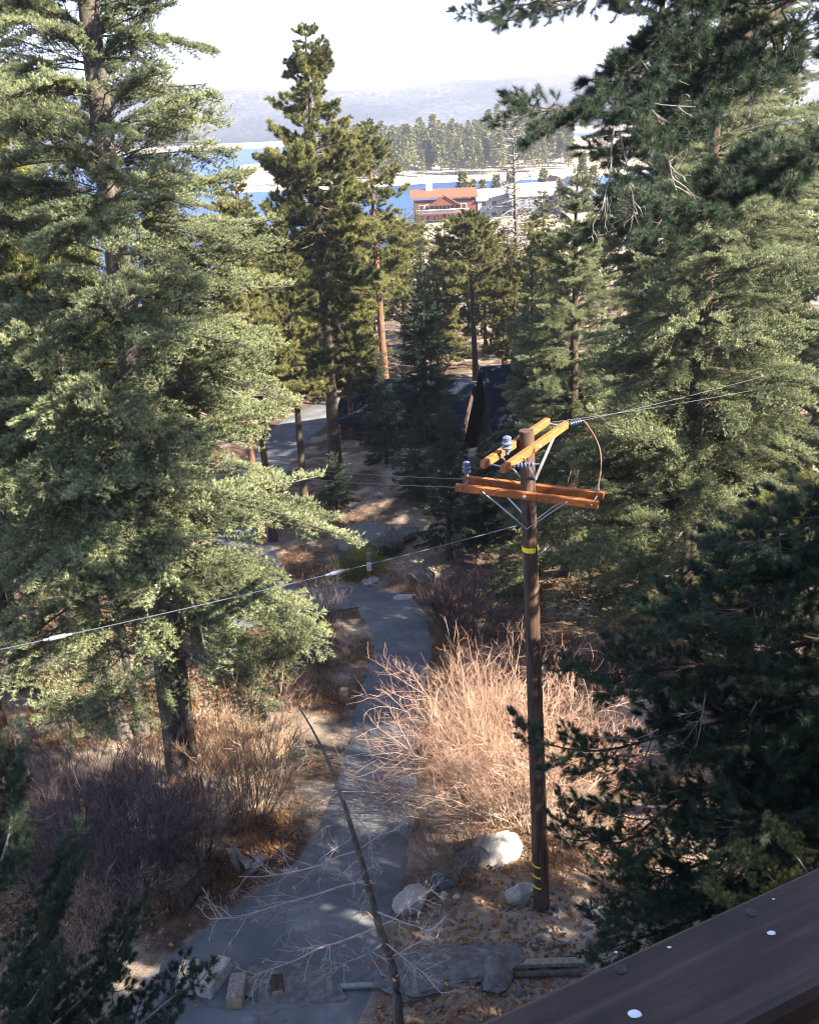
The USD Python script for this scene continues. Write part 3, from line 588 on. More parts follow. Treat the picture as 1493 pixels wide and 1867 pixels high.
ga = pole_at(1.62) + np.array([-0.1, -0.06, 0])
gb = P(-260, 1238, 12.6)
def t_at(a, b, x, sag):
    best = min(np.linspace(0, 1, 2000), key=lambda t: abs(px(a + (b - a) * t - np.array([0, 0, 4 * sag * t * (1 - t)]))[0] - x)); return best
wire('grey cable with two square splices sloping from the pole down to the left', ga, gb, 0.1, 0.0065, M_cable, fittings=[t_at(ga, gb, 615, .1), t_at(ga, gb, 105, .1)])
cl, dl2, nl = arms['near low']
wire('thin pale wire running left from the near lower crossarm end', cl - dl2 * 1.2, P(400, 835, 62), 0.4, 0.005, M_cable)
wire('thin pale wire running left from the far lower crossarm end', arms['far low'][0] - dl2 * 1.2, P(390, 815, 60), 0.4, 0.005, M_cable)
wire('thin wire rising right from the strain insulator of the upper crossarm', s1, P(1760, 555, 26), 0.25, 0.004, M_black)
wire('lower thin wire rising right behind the pole head', arms['far high'][0] + d2 * 1.1, P(1760, 612, 27), 0.25, 0.004, M_black)

# ------------------------------------------------------------------ balcony rail at the camera
_ra = math.atan2(*(lambda q: (q[1], q[0]))(atz(1493, 1575, 27.8) - atz(860, 1867, 27.8)))
M_rail = usdkit.material(stage, L + 'dark_painted_rail', {
    'g': ('geometry', {}), 'm1': ('mapping', {'rotation': (0.0, 0.0, -_ra)}), 'm2': ('mapping', {'scale': (2.5, 60.0, 20.0)}), 'm3': ('mapping', {'scale': (14.0, 40.0, 20.0)}),
    'n': ('noise_texture', {'scale': 1.0, 'detail': 6.0, 'roughness': 0.65, 'distortion': 0.6}), 'n2': ('noise_texture', {'scale': 1.0, 'detail': 8.0, 'roughness': 0.7}), 'k': ('noise_texture', {'scale': 9.0, 'detail': 5.0}),
    'r': ('rgb_ramp', {'ramp': [(0.3, (0.015, 0.009, 0.007)), (0.5, (0.034, 0.021, 0.016)), (0.62, (0.05, 0.033, 0.026)), (0.75, (0.085, 0.06, 0.048))]}),
    'mv': ('map_range', {'from_min': 0.3, 'from_max': 0.7, 'to_min': 0.6, 'to_max': 1.4}), 'h': ('hsv', {}),
    'b': ('bump', {'strength': 0.5, 'distance': 0.0015}), 'p': ('principled_bsdf', {'roughness': 0.62, 'specular_ior_level': 0.35})},
    [('g.position', 'm1.vector'), ('m1.vector', 'm2.vector'), ('m1.vector', 'm3.vector'), ('m2.vector', 'n.vector'), ('m3.vector', 'n2.vector'), ('g.position', 'k.vector'), ('n.fac', 'r.fac'), ('r.color', 'h.color'), ('k.fac', 'mv.value'), ('mv.result', 'h.value'),
     ('h.color', 'p.base_color'), ('n2.fac', 'b.height'), ('b.normal', 'p.normal')], surface='p.BSDF')
M_red_wood = mat_noise('red_brown_stain', [(0.3, (0.09, 0.03, 0.018)), (0.7, (0.16, 0.055, 0.03))], 12, 0.6, 0.3, coord='geo', bdist=0.003)
M_white = usdkit.material(stage, L + 'white_dropping', {'p': ('principled_bsdf', {'base_color': (0.72, 0.74, 0.76), 'roughness': 0.6})}, surface='p.BSDF')
M_hole = usdkit.material(stage, L + 'dark_screw', {'p': ('principled_bsdf', {'base_color': (0.012, 0.009, 0.008), 'roughness': 0.5})}, surface='p.BSDF')
RZ = 27.8
ra, rb_ = atz(860, 1867, RZ), atz(1493, 1575, RZ); rd = unit(rb_ - ra); rn = np.array([rd[1], -rd[0], 0.0])
if rn[1] > 0: rn = -rn
rail = thing('balcony_rail', 'dark brown wooden handrail board in the lower right corner close to the viewer', 'handrail', ra)
WB = 0.108
mid = (ra + rb_) / 2 + rn * WB / 2 - [0, 0, 0.019]
obj('board', cat(bar(mid - rd * 1.6 - ra, mid + rd * 1.9 - ra, WB, 0.038, bevel=0.006)), M_rail, rail)
obj('rail_skirt', bar(mid - rd * 1.6 - ra + rn * 0.03 - [0, 0, 0.066], mid + rd * 1.9 - ra + rn * 0.03 - [0, 0, 0.066], 0.045, 0.085, bevel=0.004), M_red_wood, rail)
for k in range(-9, 11):
    c = mid + rd * (k * 0.15) - ra; obj('baluster', bar(c - [0, 0, 0.1], c - [0, 0, 0.95], 0.036, 0.036, up=rd), M_red_wood, rail)
for x, y, rr0 in ((1131, 1769, 0.0052), (1369, 1665, 0.0052)):
    p = atz(x, y, RZ); obj('screw_head', move(tube_z([(rr0, -0.004), (rr0, 0.0006), (rr0 * 0.7, 0.0012)], 12), p - ra), M_hole, rail)
g = np.random.default_rng(5)
for x, y, a, b in ((1156, 1849, 0.0065, 0.0045), (1406, 1702, 0.0042, 0.003), (1220, 1728, 0.0022, 0.0013), (1410, 1640, 0.0016, 0.001), (1123, 1737, 0.0014, 0.001)):
    p = atz(x, y, RZ); v, f = tube_z([(1, 0), (0.8, 0.6), (0.3, 1.0)], 14); v = v * (1 + 0.18 * g.normal(size=(14, 1)).repeat(3, 0).reshape(3, 14, 1).transpose(0, 1, 2).reshape(-1, 1) * 0.6)
    obj('white_spot', (v * [a, b, 0.0008] + (p - ra), f), M_white, rail, smooth=True)

# ------------------------------------------------------------------ rocks and timbers in the foreground
def gpt(x, y, dz=0.0): return G(x, y) + [0, 0, dz]
p = gpt(668, 1002); rock('large smooth grey boulder on the slope behind the green bushes', p, (1.75, 1.3, 1.0), 4, M_rock, 0.1, cuts=5, rough=0.06, sink=0.35, sub=4)
p = gpt(742, 978); rock('low brown boulder just right of the large smooth boulder', p, (0.75, 0.6, 0.42), 6, M_rock, 0.4)
p = gpt(905, 1562); rock('sunlit pale boulder under the front of the big bare shrub', p, (0.62, 0.5, 0.42), 8, M_rock_pale, 0.6, cuts=5)
p = gpt(862, 1575); rock('brown broken boulder left of the sunlit pale boulder', p, (0.42, 0.4, 0.3), 31, M_rock, 1.6)
p = gpt(752, 1655); rock('pale angular rock at the right edge of the drive', p, (0.5, 0.36, 0.3), 10, M_rock_pale, 0.9, cuts=22, rough=.16)
p = gpt(812, 1612); rock('dark rock behind the small white stone right of the drive', p, (0.4, 0.3, 0.26), 15, M_rock, 0.2)
p = gpt(948, 1645); rock('sharp grey rock at the left foot of the utility pole', p, (0.34, 0.28, 0.34), 12, M_rock_pale, 0.3, cuts=12)
p = gpt(1090, 1672); rock('flat whitish stone right of the pole beside the dark pine', p, (0.34, 0.28, 0.16), 13, M_rock_pale, 0.5)
p = gpt(834, 1641); rock('small white stone left of the sharp grey rock', p, (0.12, 0.1, 0.09), 17, M_rock_pale, 0.2)
p = gpt(810, 1640); rock('narrow upright pale stone left of the small white stone', p, (0.12, 0.1, 0.16), 18, M_rock_pale, 1.2)
p = gpt(805, 1770); rock('broad bluish rock slab beyond the balcony rail at the bottom', p, (1.6, 0.75, 0.26), 20, M_rock, 0.15, cuts=14, rough=0.3, sub=5, sink=0.42)
p = gpt(905, 1785); rock('rounded grey rock at the right end of the broad slab', p, (0.42, 0.4, 0.3), 21, M_rock, 0.8)
p = gpt(540, 1800); rock('sandy flat rock ledge below the end of the drive', p, (1.15, 0.6, 0.13), 23, M_rock, -0.15, cuts=10, rough=0.14, sub=5, sink=0.26)
p = gpt(738, 1090); rock('flat pale stone at the right edge of the bend', p, (0.5, 0.3, 0.1), 25, M_rock_pale, 0.2)
p = gpt(778, 1062); rock('dark boulder half hidden by the purple shrub at the bend', p, (0.55, 0.5, 0.5), 26, M_rock, 0.2)
p = gpt(480, 1500); rock('small grey rock on the left verge below the tan shrub', p, (0.22, 0.2, 0.18), 27, M_rock, 0.2)
p = gpt(540, 1385); rock('grey rock on the left verge beside the blue green seedling', p, (0.34, 0.3, 0.24), 28, M_rock, 0.9)
p = gpt(1000, 955 + 60); rock('pale rock under the fir right of the bend', p, (0.6, 0.5, 0.4), 29, M_rock_pale, 0.4)
p = gpt(692, 905); rock('small pale rock on the brown slope below the cabins', p, (0.3, 0.22, 0.2), 30, M_rock_pale, 0.4)
def log_piece(label, a, b, r, mat, name='log', cname='log', seed=0, end=None):
    g = np.random.default_rng(seed); t = np.linspace(0, 1, 14)[:, None]; pts = a + (b - a) * t; o = thing(name, label, cname, a)
    v, f = tube(pts - a, r * (1 + 0.06 * g.normal(size=14)), 12); v = v + (meshkit.fbm(v * [4, 4, 9] + seed, 3, seed)[:, None] - 0.5) * r * 0.35
    obj('bark', (v, f), mat, o, smooth=45)
    if end is not None:
        for q, s in ((a, -1), (b, 1)):
            dd = unit(b - a) * s; R = frame(dd)[:, [1, 2, 0]]; obj('cut_end', move(tube_z([(r * 0.93, -0.02), (r * 0.93, 0.006), (r * 0.5, 0.009)], 14), q - a, R), end, o)
def timber(label, a, b, w, h, mat, name='timber', cname='timber', up=(0, 0, 1), end=True, seed=0):
    o = thing(name, label, cname, a)
    v, f = bar(np.zeros(3), np.asarray(b) - a, w, h, up, bevel=min(w, h) * 0.08); m = trimesh.Trimesh(v, f).subdivide().subdivide(); v = np.array(m.vertices); v = v + (meshkit.fbm(v * 7 + seed, 3, seed)[:, None] - 0.5) * min(w, h) * 0.12
    obj('body', (v, np.array(m.faces)), mat, o, smooth=35)
    dd = unit(np.asarray(b) - a); R = frame(dd, up)
    if end:
        for q, s in ((np.zeros(3), -1), (np.asarray(b) - a, 1)): obj('sawn_end', box(0.012, w * 0.86, h * 0.86, q + dd * s * 0.004, R, 0.004), M_wood_cut, o)
def gseg(x0, y0, x1, y1, dz): return gpt(x0, y0, dz), gpt(x1, y1, dz)
a, b = gseg(337, 1818, 352, 1775, 0.2); timber('whitish cut block leftmost at the end of the drive', a, b, 0.34, 0.34, M_rock_pale, 'cut_block', 'block', seed=1, end=False)
a, b = gseg(372, 1822, 410, 1768, 0.2); timber('long whitish cut block second from the left with a red brick under it', a, b, 0.36, 0.34, M_rock_pale, 'cut_block', 'block', seed=2, end=False)
a, b = gseg(430, 1842, 438, 1795, 0.16); timber('bluish weathered square timber with a sawn brown end below the drive', a, b, 0.3, 0.28, M_wood_old, seed=3)
a, b = gseg(508, 1822, 505, 1792, 0.12); timber('small dark split block right of the square timber', a, b, 0.24, 0.2, M_bark_dark, 'split_block', 'block', seed=4)
M_green_wood = mat_noise('greenish_plank', [(0.3, (0.13, 0.15, 0.135)), (0.7, (0.22, 0.25, 0.22))], 6, 0.8, 0.3)
a, b = gseg(600, 1808, 752, 1800, 0.1); timber('long pale greenish plank lying across the foot of the bare sapling', a, b, 0.1, 0.06, M_green_wood, 'plank', 'plank', seed=5)
a, b = gseg(728, 1795, 770, 1768, 0.18); timber('short pale tilted board right of the sapling foot', a, b, 0.16, 0.06, M_rock_pale, 'plank', 'plank', seed=6)
a, b = gseg(758, 1790, 798, 1765, 0.16); timber('dark grey short timber right of the pale tilted board', a, b, 0.2, 0.16, M_wood_old, seed=7)
a, b = gseg(905, 1768, 1075, 1762, 0.12); timber('long grey brown squared timber beside the balcony rail', a, b, 0.14, 0.1, M_wood_old, seed=8)
log_piece('thin grey log under the long squared timber', *gseg(930, 1782, 1060, 1778, 0.06), 0.06, M_bark_grey, seed=9)
log_piece('thick sunlit fallen log left of the double pale trunks', *gseg(25, 1365, 165, 1312, 0.22), 0.27, M_bark_grey, 'fallen_log', seed=10, end=M_wood_cut)
log_piece('dark rotting log in the shaded brush left of the drive', *gseg(330, 1660, 388, 1598, 0.16), 0.2, M_bark_dark, 'fallen_log', seed=11)
log_piece('short pale stump on the left verge beside the drive', gpt(627, 1278, -0.1), gpt(627, 1278) + [0.03, 0.02, 0.42], 0.13, M_wood_cut, 'stump', 'stump', seed=12, end=M_wood_cut)
def split_stump(label, p, seed):
    g = np.random.default_rng(seed); o = thing('split_stump', label, 'stump', p)
    for k in range(4):
        a = g.uniform(0, 6.28); q = np.array([math.cos(a), math.sin(a), 0]) * 0.16
        obj('splinter', bar(q, q + np.array([g.normal(0, .15), g.normal(0, .15), g.uniform(0.35, 0.75)]), 0.16, 0.1, up=(1, 0.2, 0), bevel=0.012), M_wood_old, o)
split_stump('grey splintered stump on the verge left of the drive', gpt(448, 1592), 3)

# address marker at the bend
mp = gpt(675, 1062)
mk = thing('address_marker', 'narrow red and white address marker standing in front of the green bush', 'sign', mp)
M_red = usdkit.material(stage, L + 'red_paint', {'p': ('principled_bsdf', {'base_color': (0.45, 0.035, 0.02), 'roughness': 0.5})}, surface='p.BSDF')
M_signw = usdkit.material(stage, L + 'white_paint', {'p': ('principled_bsdf', {'base_color': (0.72, 0.7, 0.68), 'roughness': 0.5})}, surface='p.BSDF')
M_ink = usdkit.material(stage, L + 'black_ink', {'p': ('principled_bsdf', {'base_color': (0.02, 0.02, 0.02), 'roughness': 0.5})}, surface='p.BSDF')
obj('post', box(0.12, 0.07, 1.25, (0, 0, 0.625), bevel=0.01), M_red, mk)
obj('upper_plate', box(0.2, 0.02, 0.42, (0, -0.046, 1.25), bevel=0.004), M_wood_old, mk)
obj('lower_plate', box(0.2, 0.02, 0.42, (0, -0.046, 0.8), bevel=0.004), M_signw, mk)
obj('top_board', box(0.18, 0.04, 0.2, (0, 0.02, 1.36), bevel=0.006), M_red, mk)
for z, m in ((0.90, M_ink), (0.72, M_ink)):
    obj('scrawled_mark', cat(bar([-0.06, -0.058, z - 0.05], [0.05, -0.058, z + 0.05], 0.004, 0.025, up=(0, 1, 0)), bar([-0.05, -0.0585, z + 0.04], [0.06, -0.0585, z + 0.02], 0.004, 0.022, up=(0, 1, 0)), bar([-0.06, -0.059, z - 0.02], [0.06, -0.059, z - 0.05], 0.004, 0.02, up=(0, 1, 0))), m, mk)
for k, (dx, dy, s) in enumerate(((0, -0.1, .26), (0.26, -0.05, .2), (-0.24, -0.02, .2), (0.08, -0.38, .2), (-0.16, -0.36, .19), (0.2, 0.2, .18))):
    q = on(mp[0] + dx, mp[1] + dy)
    rock(['pale rock against the front of the address marker', 'rock to the right of the address marker foot', 'rock to the left of the address marker foot', 'rock lowest right in the pile at the address marker', 'rock lowest left in the pile at the address marker', 'rock behind the address marker pile on the right'][k], q, (s, s * .8, s * .8), 40 + k, M_rock_pale, k * 0.7, 'stone', cname='stone', sink=0.25)

# ------------------------------------------------------------------ cabins and houses
M_roof_dark = mat_noise('dark_shingle', [(0.3, (0.01, 0.014, 0.024)), (0.7, (0.026, 0.033, 0.048))], 5, 0.95, 0.4, bdist=0.02, spec=0.03)
M_log_dark = mat_noise('dark_log_wall', [(0.3, (0.03, 0.018, 0.012)), (0.7, (0.075, 0.043, 0.028))], 4, 0.8, 0.5, stretch=(0.6, 0.6, 6), bdist=0.02)
M_glass = usdkit.material(stage, L + 'window_glass', {'f': ('fresnel', {'IOR': 1.5}), 't': ('transparent_bsdf', {'color': (0.5, 0.53, 0.55)}) , 'g': ('glossy_bsdf', {'roughness': 0.03, 'color': (0.9, 0.92, 0.95)}), 'm': ('mix_closure', {})}, [('f.fac', 'm.fac'), ('t.BSDF', 'm.closure1'), ('g.BSDF', 'm.closure2')], surface='m.closure')
M_dark_in = usdkit.material(stage, L + 'dark_interior', {'p': ('principled_bsdf', {'base_color': (0.03, 0.03, 0.035), 'roughness': 0.3})}, surface='p.BSDF')
def gable(o, c, ux, W, D, hw, hr, eave, wall_m, roof_m, thick=0.12, over=0.4):
    """walls and roof of a gabled house: ridge along ux; c: ground centre (local); W along ridge, D across, hw wall height, hr ridge height"""
    ux = unit(np.array([*ux, 0.0])); uy = np.array([-ux[1], ux[0], 0.0]); R = np.stack([ux, uy, [0, 0, 1.0]], 1)
    v = np.array([[sx * W / 2, sy * D / 2, z] for sx in (-1, 1) for sy in (-1, 1) for z in (-0.6, hw)] + [[sx * W / 2, 0, hr] for sx in (-1, 1)], float)
    h = ConvexHull(v); f = h.simplices.copy(); nn = np.cross(v[f[:, 1]] - v[f[:, 0]], v[f[:, 2]] - v[f[:, 0]]); fl = (nn * (v[f].mean(1) - v.mean(0))).sum(1) < 0; f[fl] = f[fl][:, ::-1]
    obj('wall', (v @ R.T + c, f), wall_m, o)
    sl = (hr - hw) / (D / 2)
    for sy in (-1, 1):
        a = np.array([0, sy * 0.0, hr + thick * 0.7]); b = np.array([0, sy * (D / 2 + eave), hr + thick * 0.7 - sl * (D / 2 + eave)])
        m = (a + b) / 2; dd = b - a
        Rl = frame(dd, (0, 0, 1)) if True else None
        bv, bf = box(np.linalg.norm(dd), W + 2 * over, thick, (0, 0, 0)); bv = bv @ Rl.T + m
        obj('roof_slope', (bv @ R.T + c, bf), roof_m, o)
    return R
def window(o, c, R, p, w, h, frame_m, pane_m=None, axis=1, sgn=-1):
    """a framed window on the face whose outward direction is local axis*sgn"""
    nrm = np.zeros(3); nrm[axis] = sgn; t = np.zeros(3); t[1 - axis] = 1
    q = np.asarray(p, float)
    def bx(cu, cz, su, sz, th, off):
        s = np.zeros(3); s[axis] = th; s[1 - axis] = su; s[2] = sz
        v, f = box(*s, q + t * cu + np.array([0, 0, cz]) + nrm * off); return v @ R.T + c, f
    fr = obj('window', cat(bx(0, h / 2, w + .16, .09, .09, .03), bx(0, -h / 2, w + .16, .09, .09, .03), bx(-w / 2, 0, .08, h - .09, .08, .03), bx(w / 2, 0, .08, h - .09, .08, .03)), frame_m, o)
    obj('pane', bx(0, 0, w - .08, h - .09, .02, .012), pane_m or M_dark_in, fr)

# steep-roofed cabin behind the pole head
cb = gpt(908, 878) + [3.9, 1.5, 0]; cb = on(cb[0], cb[1])
o = thing('steep_cabin', 'dark steep roofed cabin with a railed porch behind the pole crossarms', 'cabin', cb)
R = gable(o, np.zeros(3), (0.97, 0.25), 8.5, 5.4, 1.5, 6.2, 0.5, M_log_dark, M_roof_dark, over=0.7)
dv = tm(trimesh.creation.extrude_polygon(__import__('shapely').Polygon([(-1.1, 0), (1.1, 0), (0, 2.2)]), 2.2))
obj('dormer', (np.stack([dv[0][:, 0] - 0.8, -dv[0][:, 2] - 0.3, dv[0][:, 1] + 3.4], 1) @ R.T, dv[1][:, ::-1]), M_roof_dark, o)
for k in range(5): obj('gable_log', tube(np.array([[-4.32, -2.7 + 0.25 * k, 0.3 + 0.42 * k], [-4.32, 2.7 - 0.25 * k, 0.3 + 0.42 * k]]) @ R.T, 0.13, 8), M_log_dark, o)
window(o, np.zeros(3), R, (-4.3, 0.2, 2.9), 1.0, 1.2, M_log_dark, axis=0, sgn=-1)
obj('porch_floor', (lambda b: (b[0] @ R.T, b[1]))(box(2.0, 6.0, 0.14, (-5.3, -0.6, 0.35))), M_wood_old, o)
for yy in np.linspace(-3.4, 2.2, 9): obj('porch_post', (lambda b: (b[0] @ R.T, b[1]))(box(0.1, 0.1, 1.2, (-6.2, yy, 0.95))), M_log_dark, o)
for zz in (0.75, 1.1, 1.5): obj('porch_rail', (lambda b: (b[0] @ R.T, b[1]))(box(0.07, 5.8, 0.09, (-6.27, -0.6, zz))), M_log_dark, o)
# low log cabin
cb = gpt(752, 800); cb = on(cb[0], cb[1] + 2.0)
o = thing('log_cabin', 'low dark log cabin with a grey roof behind the dark spruce', 'cabin', cb)
R = gable(o, np.zeros(3), (0.94, -0.33), 8.0, 5.5, 1.9, 3.7, 0.6, M_log_dark, M_roof_dark, over=0.5)
for k in range(6): obj('wall_log', (tube(np.array([[-4.0, -2.78, 0.15 + 0.36 * k], [4.0, -2.78, 0.15 + 0.36 * k]]) @ R.T, 0.17, 8)), M_log_dark, o)
for k in range(6): obj('wall_log', (tube(np.array([[-4.02, -2.75, 0.32 + 0.36 * k], [-4.02, 2.75, 0.32 + 0.36 * k]]) @ R.T, 0.17, 8)), M_log_dark, o)
window(o, np.zeros(3), R, (0.6, -2.95, 1.3), 1.2, 0.9, M_signw)
# red lake house
M_orange = mat_noise('orange_roof', [(0.3, (0.14, 0.05, 0.025)), (0.7, (0.2, 0.075, 0.038))], 2, 0.7, 0.2)
M_redwall = mat_noise('red_wall', [(0.3, (0.1, 0.03, 0.017)), (0.7, (0.14, 0.045, 0.026))], 2, 0.8, 0.2)
hb = np.array([14.0, 275.0, 2.4])
o = thing('lake_house', 'orange red lake house with a low pitched roof and white chimney', 'house', hb)
R = np.eye(3); W, D = 17.0, 9.0
obj('wall', box(W, D, 5.4, (0, 0, 2.4)), M_redwall, o)
obj('roof', (lambda v: (v, ConvexHull(v).simplices))(np.array([[-9.6, -5.4, 6.2], [9.0, -5.4, 6.0], [9.0, 5.4, 6.9], [-9.6, 5.4, 7.2], [-9.6, -5.4, 6.5], [9.0, -5.4, 6.35], [9.0, 0.5, 8.2], [-9.6, 0.5, 8.3], [9.0, 5.4, 7.2], [-9.6, 5.4, 7.5]], float)), M_orange, o)
gv2 = np.array([[-4.2, -6.6, 4.3], [3.8, -6.6, 4.3], [-0.2, -6.6, 6.7], [-4.2, -4, 4.3], [3.8, -4, 4.3], [-0.2, -4, 6.7]], float)
obj('porch_gable', (gv2 * [1, 1, 1], ConvexHull(gv2).simplices), M_redwall, o)
for s in (-1, 1):
    a, b = np.array([-0.2, 0, 6.85]), np.array([-0.2 + s * 4.8, 0, 4.0]); obj('porch_roof', bar(a + [0, -5.6, 0], b + [0, -5.6, 0], 2.9, 0.2), M_orange, o)
obj('deck', box(14.5, 2.6, 0.3, (-0.8, -5.85, 2.2)), M_redwall, o)
for xx in np.linspace(-7.5, 6, 8): obj('deck_post', box(0.25, 0.25, 2.6, (xx, -6.95, 0.9)), M_redwall, o)
obj('deck_rail', cat(box(14.5, 0.1, 0.12, (-0.8, -7.1, 3.3)), *[box(0.08, 0.08, 0.9, (xx, -7.1, 2.8)) for xx in np.linspace(-7.9, 6.3, 26)]), M_signw, o)
for xx in (-6.6, -5.0, -3.4, -1.6, 1.0, 3.0, 5.0): window(o, np.zeros(3), R, (xx, -4.5, 1.0), 1.3, 1.5, M_signw)
for xx in (-6.6, -4.9, -2.4, -0.2, 2.0, 5.2): window(o, np.zeros(3), R, (xx, -4.5, 3.7), 1.4, 1.5, M_signw)
obj('chimney', box(1.7, 1.5, 3.0, (-4.2, 0.2, 8.6), bevel=0.08), M_signw, o)
# grey houses right of it
M_greywall = mat_noise('grey_siding', [(0.3, (0.12, 0.13, 0.16)), (0.7, (0.18, 0.19, 0.22))], 2, 0.8, 0.2)
M_greyroof = mat_noise('pale_roof', [(0.3, (0.2, 0.19, 0.185)), (0.7, (0.28, 0.27, 0.26))], 2, 0.8, 0.2)
M_white_wall = mat_noise('white_siding', [(0.3, (0.28, 0.28, 0.29)), (0.7, (0.36, 0.36, 0.36))], 2, 0.8, 0.2)
def house(label, x, y, W, D, hw, hr, ux, wall_m, roof_m, nwin=4, rows=2, name='house', tri=False):
    z = float(zraw(x, y)); o = thing(name, label, 'house', (x, y, z))
    R = gable(o, np.zeros(3), ux, W, D, hw, hr, 0.6, wall_m, roof_m, 0.3, 0.6)
    for r_ in range(rows):
        for k in range(nwin):
            xx = -W / 2 + W * (k + 0.5) / nwin
            window(o, np.zeros(3), R, (xx, -D / 2, 1.5 + 2.7 * r_), W / nwin * 0.5, 1.3, M_signw)
        if tri or True:
            for yy in (-D / 5, D / 5): window(o, np.zeros(3), R, (-W / 2, yy, 1.5 + 2.7 * r_), 1.1, 1.3, M_signw, axis=0, sgn=-1)
    return o, R
def hx(x, Y): return float(aty(x, 370, Y)[0])
house('white walled two storey house right of the orange lake house', hx(905, 275), 275, 12, 8, 5.2, 7.6, (1, 0.1), M_white_wall, M_greyroof)
house('blue grey house with a pale roof behind the bare grey snag', hx(972, 265), 268, 12, 9, 5.0, 7.8, (1, 0), M_greywall, M_greyroof)
o, R = house('blue grey house with a tall glazed gable at the far right of the lake shore', hx(1045, 262), 264, 9, 9, 5.0, 8.6, (0.1, -1), M_greywall, M_greyroof, 3)
house('brown gabled house behind the grey lake houses', hx(1015, 300), 305, 10, 8, 6, 10, (0.1, -1), M_log_dark, M_orange)
house('pale grey house among the trees on the far peninsula', float(aty(733, 285, 540)[0]), 540, 12, 10, 7, 11, (0.4, -1), M_greyroof, M_greyroof)
house('small white house beside the pale grey one on the peninsula', float(aty(785, 300, 535)[0]), 535, 9, 8, 5, 7.5, (1, 0.2), M_white_wall, M_white_wall)
house('brown house under the peninsula trees', float(aty(860, 275, 560)[0]), 562, 12, 9, 5, 8, (1, 0.1), M_redwall, M_log_dark)
# small far cabins behind the mid trees
house('grey house partly hidden between the big firs on the right', 17.0, 52.0, 9, 7, 4.5, 7.5, (0.2, -1), M_greywall, M_roof_dark, 3)

# ------------------------------------------------------------------ trees
def base_on(x, y, dy=0.0): p = G(x, y); return p
def height_to(p, ytop):
    """height of a vertical at p whose top is at picture row ytop"""
    lo, hi = 0.5, 60
    for _ in range(40):
        m = (lo + hi) / 2
        if px(p + np.array([0, 0, m]))[1] > ytop: lo = m
        else: hi = m
    return lo
def lean_to(p, H, xtop, k=1.0): return ((px(p + np.array([0, 0, H]))[0] - xtop) * -px(p + np.array([0, 0, H]))[2] / FPX * k, 0.0)
# near firs
pL = gpt(345, 1500); conifer('white_fir', 'huge white fir filling the left, its right side sunlit', pL, 27.0, 0.44, 'fir', 0.19, 4.7, 520, lean=(1.0, 0.0), seed=1, shape=1.0, droop=(0.45, -0.15), gap=0.02, dead=9, bark=M_bark_grey)
pL2 = on(-9.8, 25.0); conifer('white_fir', 'shaded fir at the left picture edge behind the huge white fir', pL2, 25.0, 0.38, 'fir', 0.14, 4.3, 280, seed=2, shape=0.62, droop=(0.4, -0.15), gap=0.026, dead=5)
pL3 = on(-13.5, 33.0); conifer('white_fir', 'tall fir rising behind the left picture edge with a sunlit top', pL3, 26.0, 0.38, 'fir', 0.12, 4.2, 250, seed=3, shape=0.62, gap=0.026, dead=4)
pR1 = on(6.7, 35.5); conifer('white_fir', 'fir right of the pole head whose top ends below the lake houses', pR1, height_to(pR1, 300), 0.36, 'fir', 0.03, 4.4, 320, seed=4, shape=0.75, droop=(0.45, -0.15), gap=0.03)
pR2 = on(9.3, 28.5); conifer('white_fir', 'dense fir in the right half with sunlit bough ends', pR2, 24.0, 0.38, 'fir', 0.03, 4.7, 390, seed=5, shape=0.62, droop=(0.45, -0.15), gap=0.03, dead=6)
pR3 = on(15.2, 40.0); conifer('white_fir', 'tall fir at the upper right with yellowish sunlit crown', pR3, 27.0, 0.4, 'fir', 0.05, 4.8, 300, seed=6, shape=0.62, droop=(0.45, -0.15), gap=0.03, dead=6)
pR4 = on(13.4, 38.2); conifer('white_fir', 'tall fir left of the yellowish crowned one at the upper right', pR4, 28.0, 0.4, 'fir', 0.1, 4.6, 300, seed=8, shape=0.6, droop=(0.45, -0.15), gap=0.025)
pR5 = on(11.0, 41.0); conifer('white_fir', 'tall fir whose crown closes the sky between the near pine limbs', pR5, 28.0, 0.4, 'fir', 0.1, 4.4, 300, seed=9, shape=0.6, droop=(0.45, -0.15), gap=0.025)
# centre trees
p = gpt(612, 852); conifer('tall_pine', 'tallest ponderosa pine in the centre standing against the lake', p, height_to(p, 30), 0.4, 'pine', 0.40, 4.2, 185, lean=(0.3, 0), bark=M_bark_dark, seed=10, shape=0.75, droop=(0.55, -0.25), top_full=0.06, dead=5)
p = gpt(556, 916); conifer('tall_pine', 'slim dark trunked pine left of the tallest pine', p, height_to(p, 390), 0.22, 'pine', 0.42, 2.36, 93, bark=M_bark_dark, seed=11, droop=(0.5, -0.2), lean=(0.1, 0))
p = on(aty(707, 765, 70)[0], 70.0); conifer('tall_pine', 'pine with a sunlit reddish trunk right of the tallest pine', p, height_to(p, 205), 0.34, 'pine', 0.5, 3.78, 131, lean=(-0.3, 0), bark=M_bark_red, seed=12, shape=0.7, droop=(0.5, -0.2), dead=6)
p = gpt(778, 812); conifer('dark_spruce', 'dark pointed spruce between the two cabins', p, height_to(p, 432), 0.22, 'firfar', 0.04, 3.2, 260, seed=13, shape=0.95, droop=(0.3, -0.15), bark=M_bark_dark)
p = on(aty(868, 690, 80)[0], 80.0); conifer('tall_pine', 'pine with a bare dark trunk behind the steep cabin', p, height_to(p, 380), 0.3, 'pine', 0.55, 4.25, 108, lean=(-0.5, 0), seed=14, shape=0.6, droop=(0.5, -0.15))
p = on(aty(920, 680, 86)[0], 86.0); conifer('tall_pine', 'reddish trunked pine right of the bare dark trunk', p, height_to(p, 410), 0.28, 'pine', 0.5, 3.54, 93, seed=15, bark=M_bark_red, droop=(0.5, -0.2))
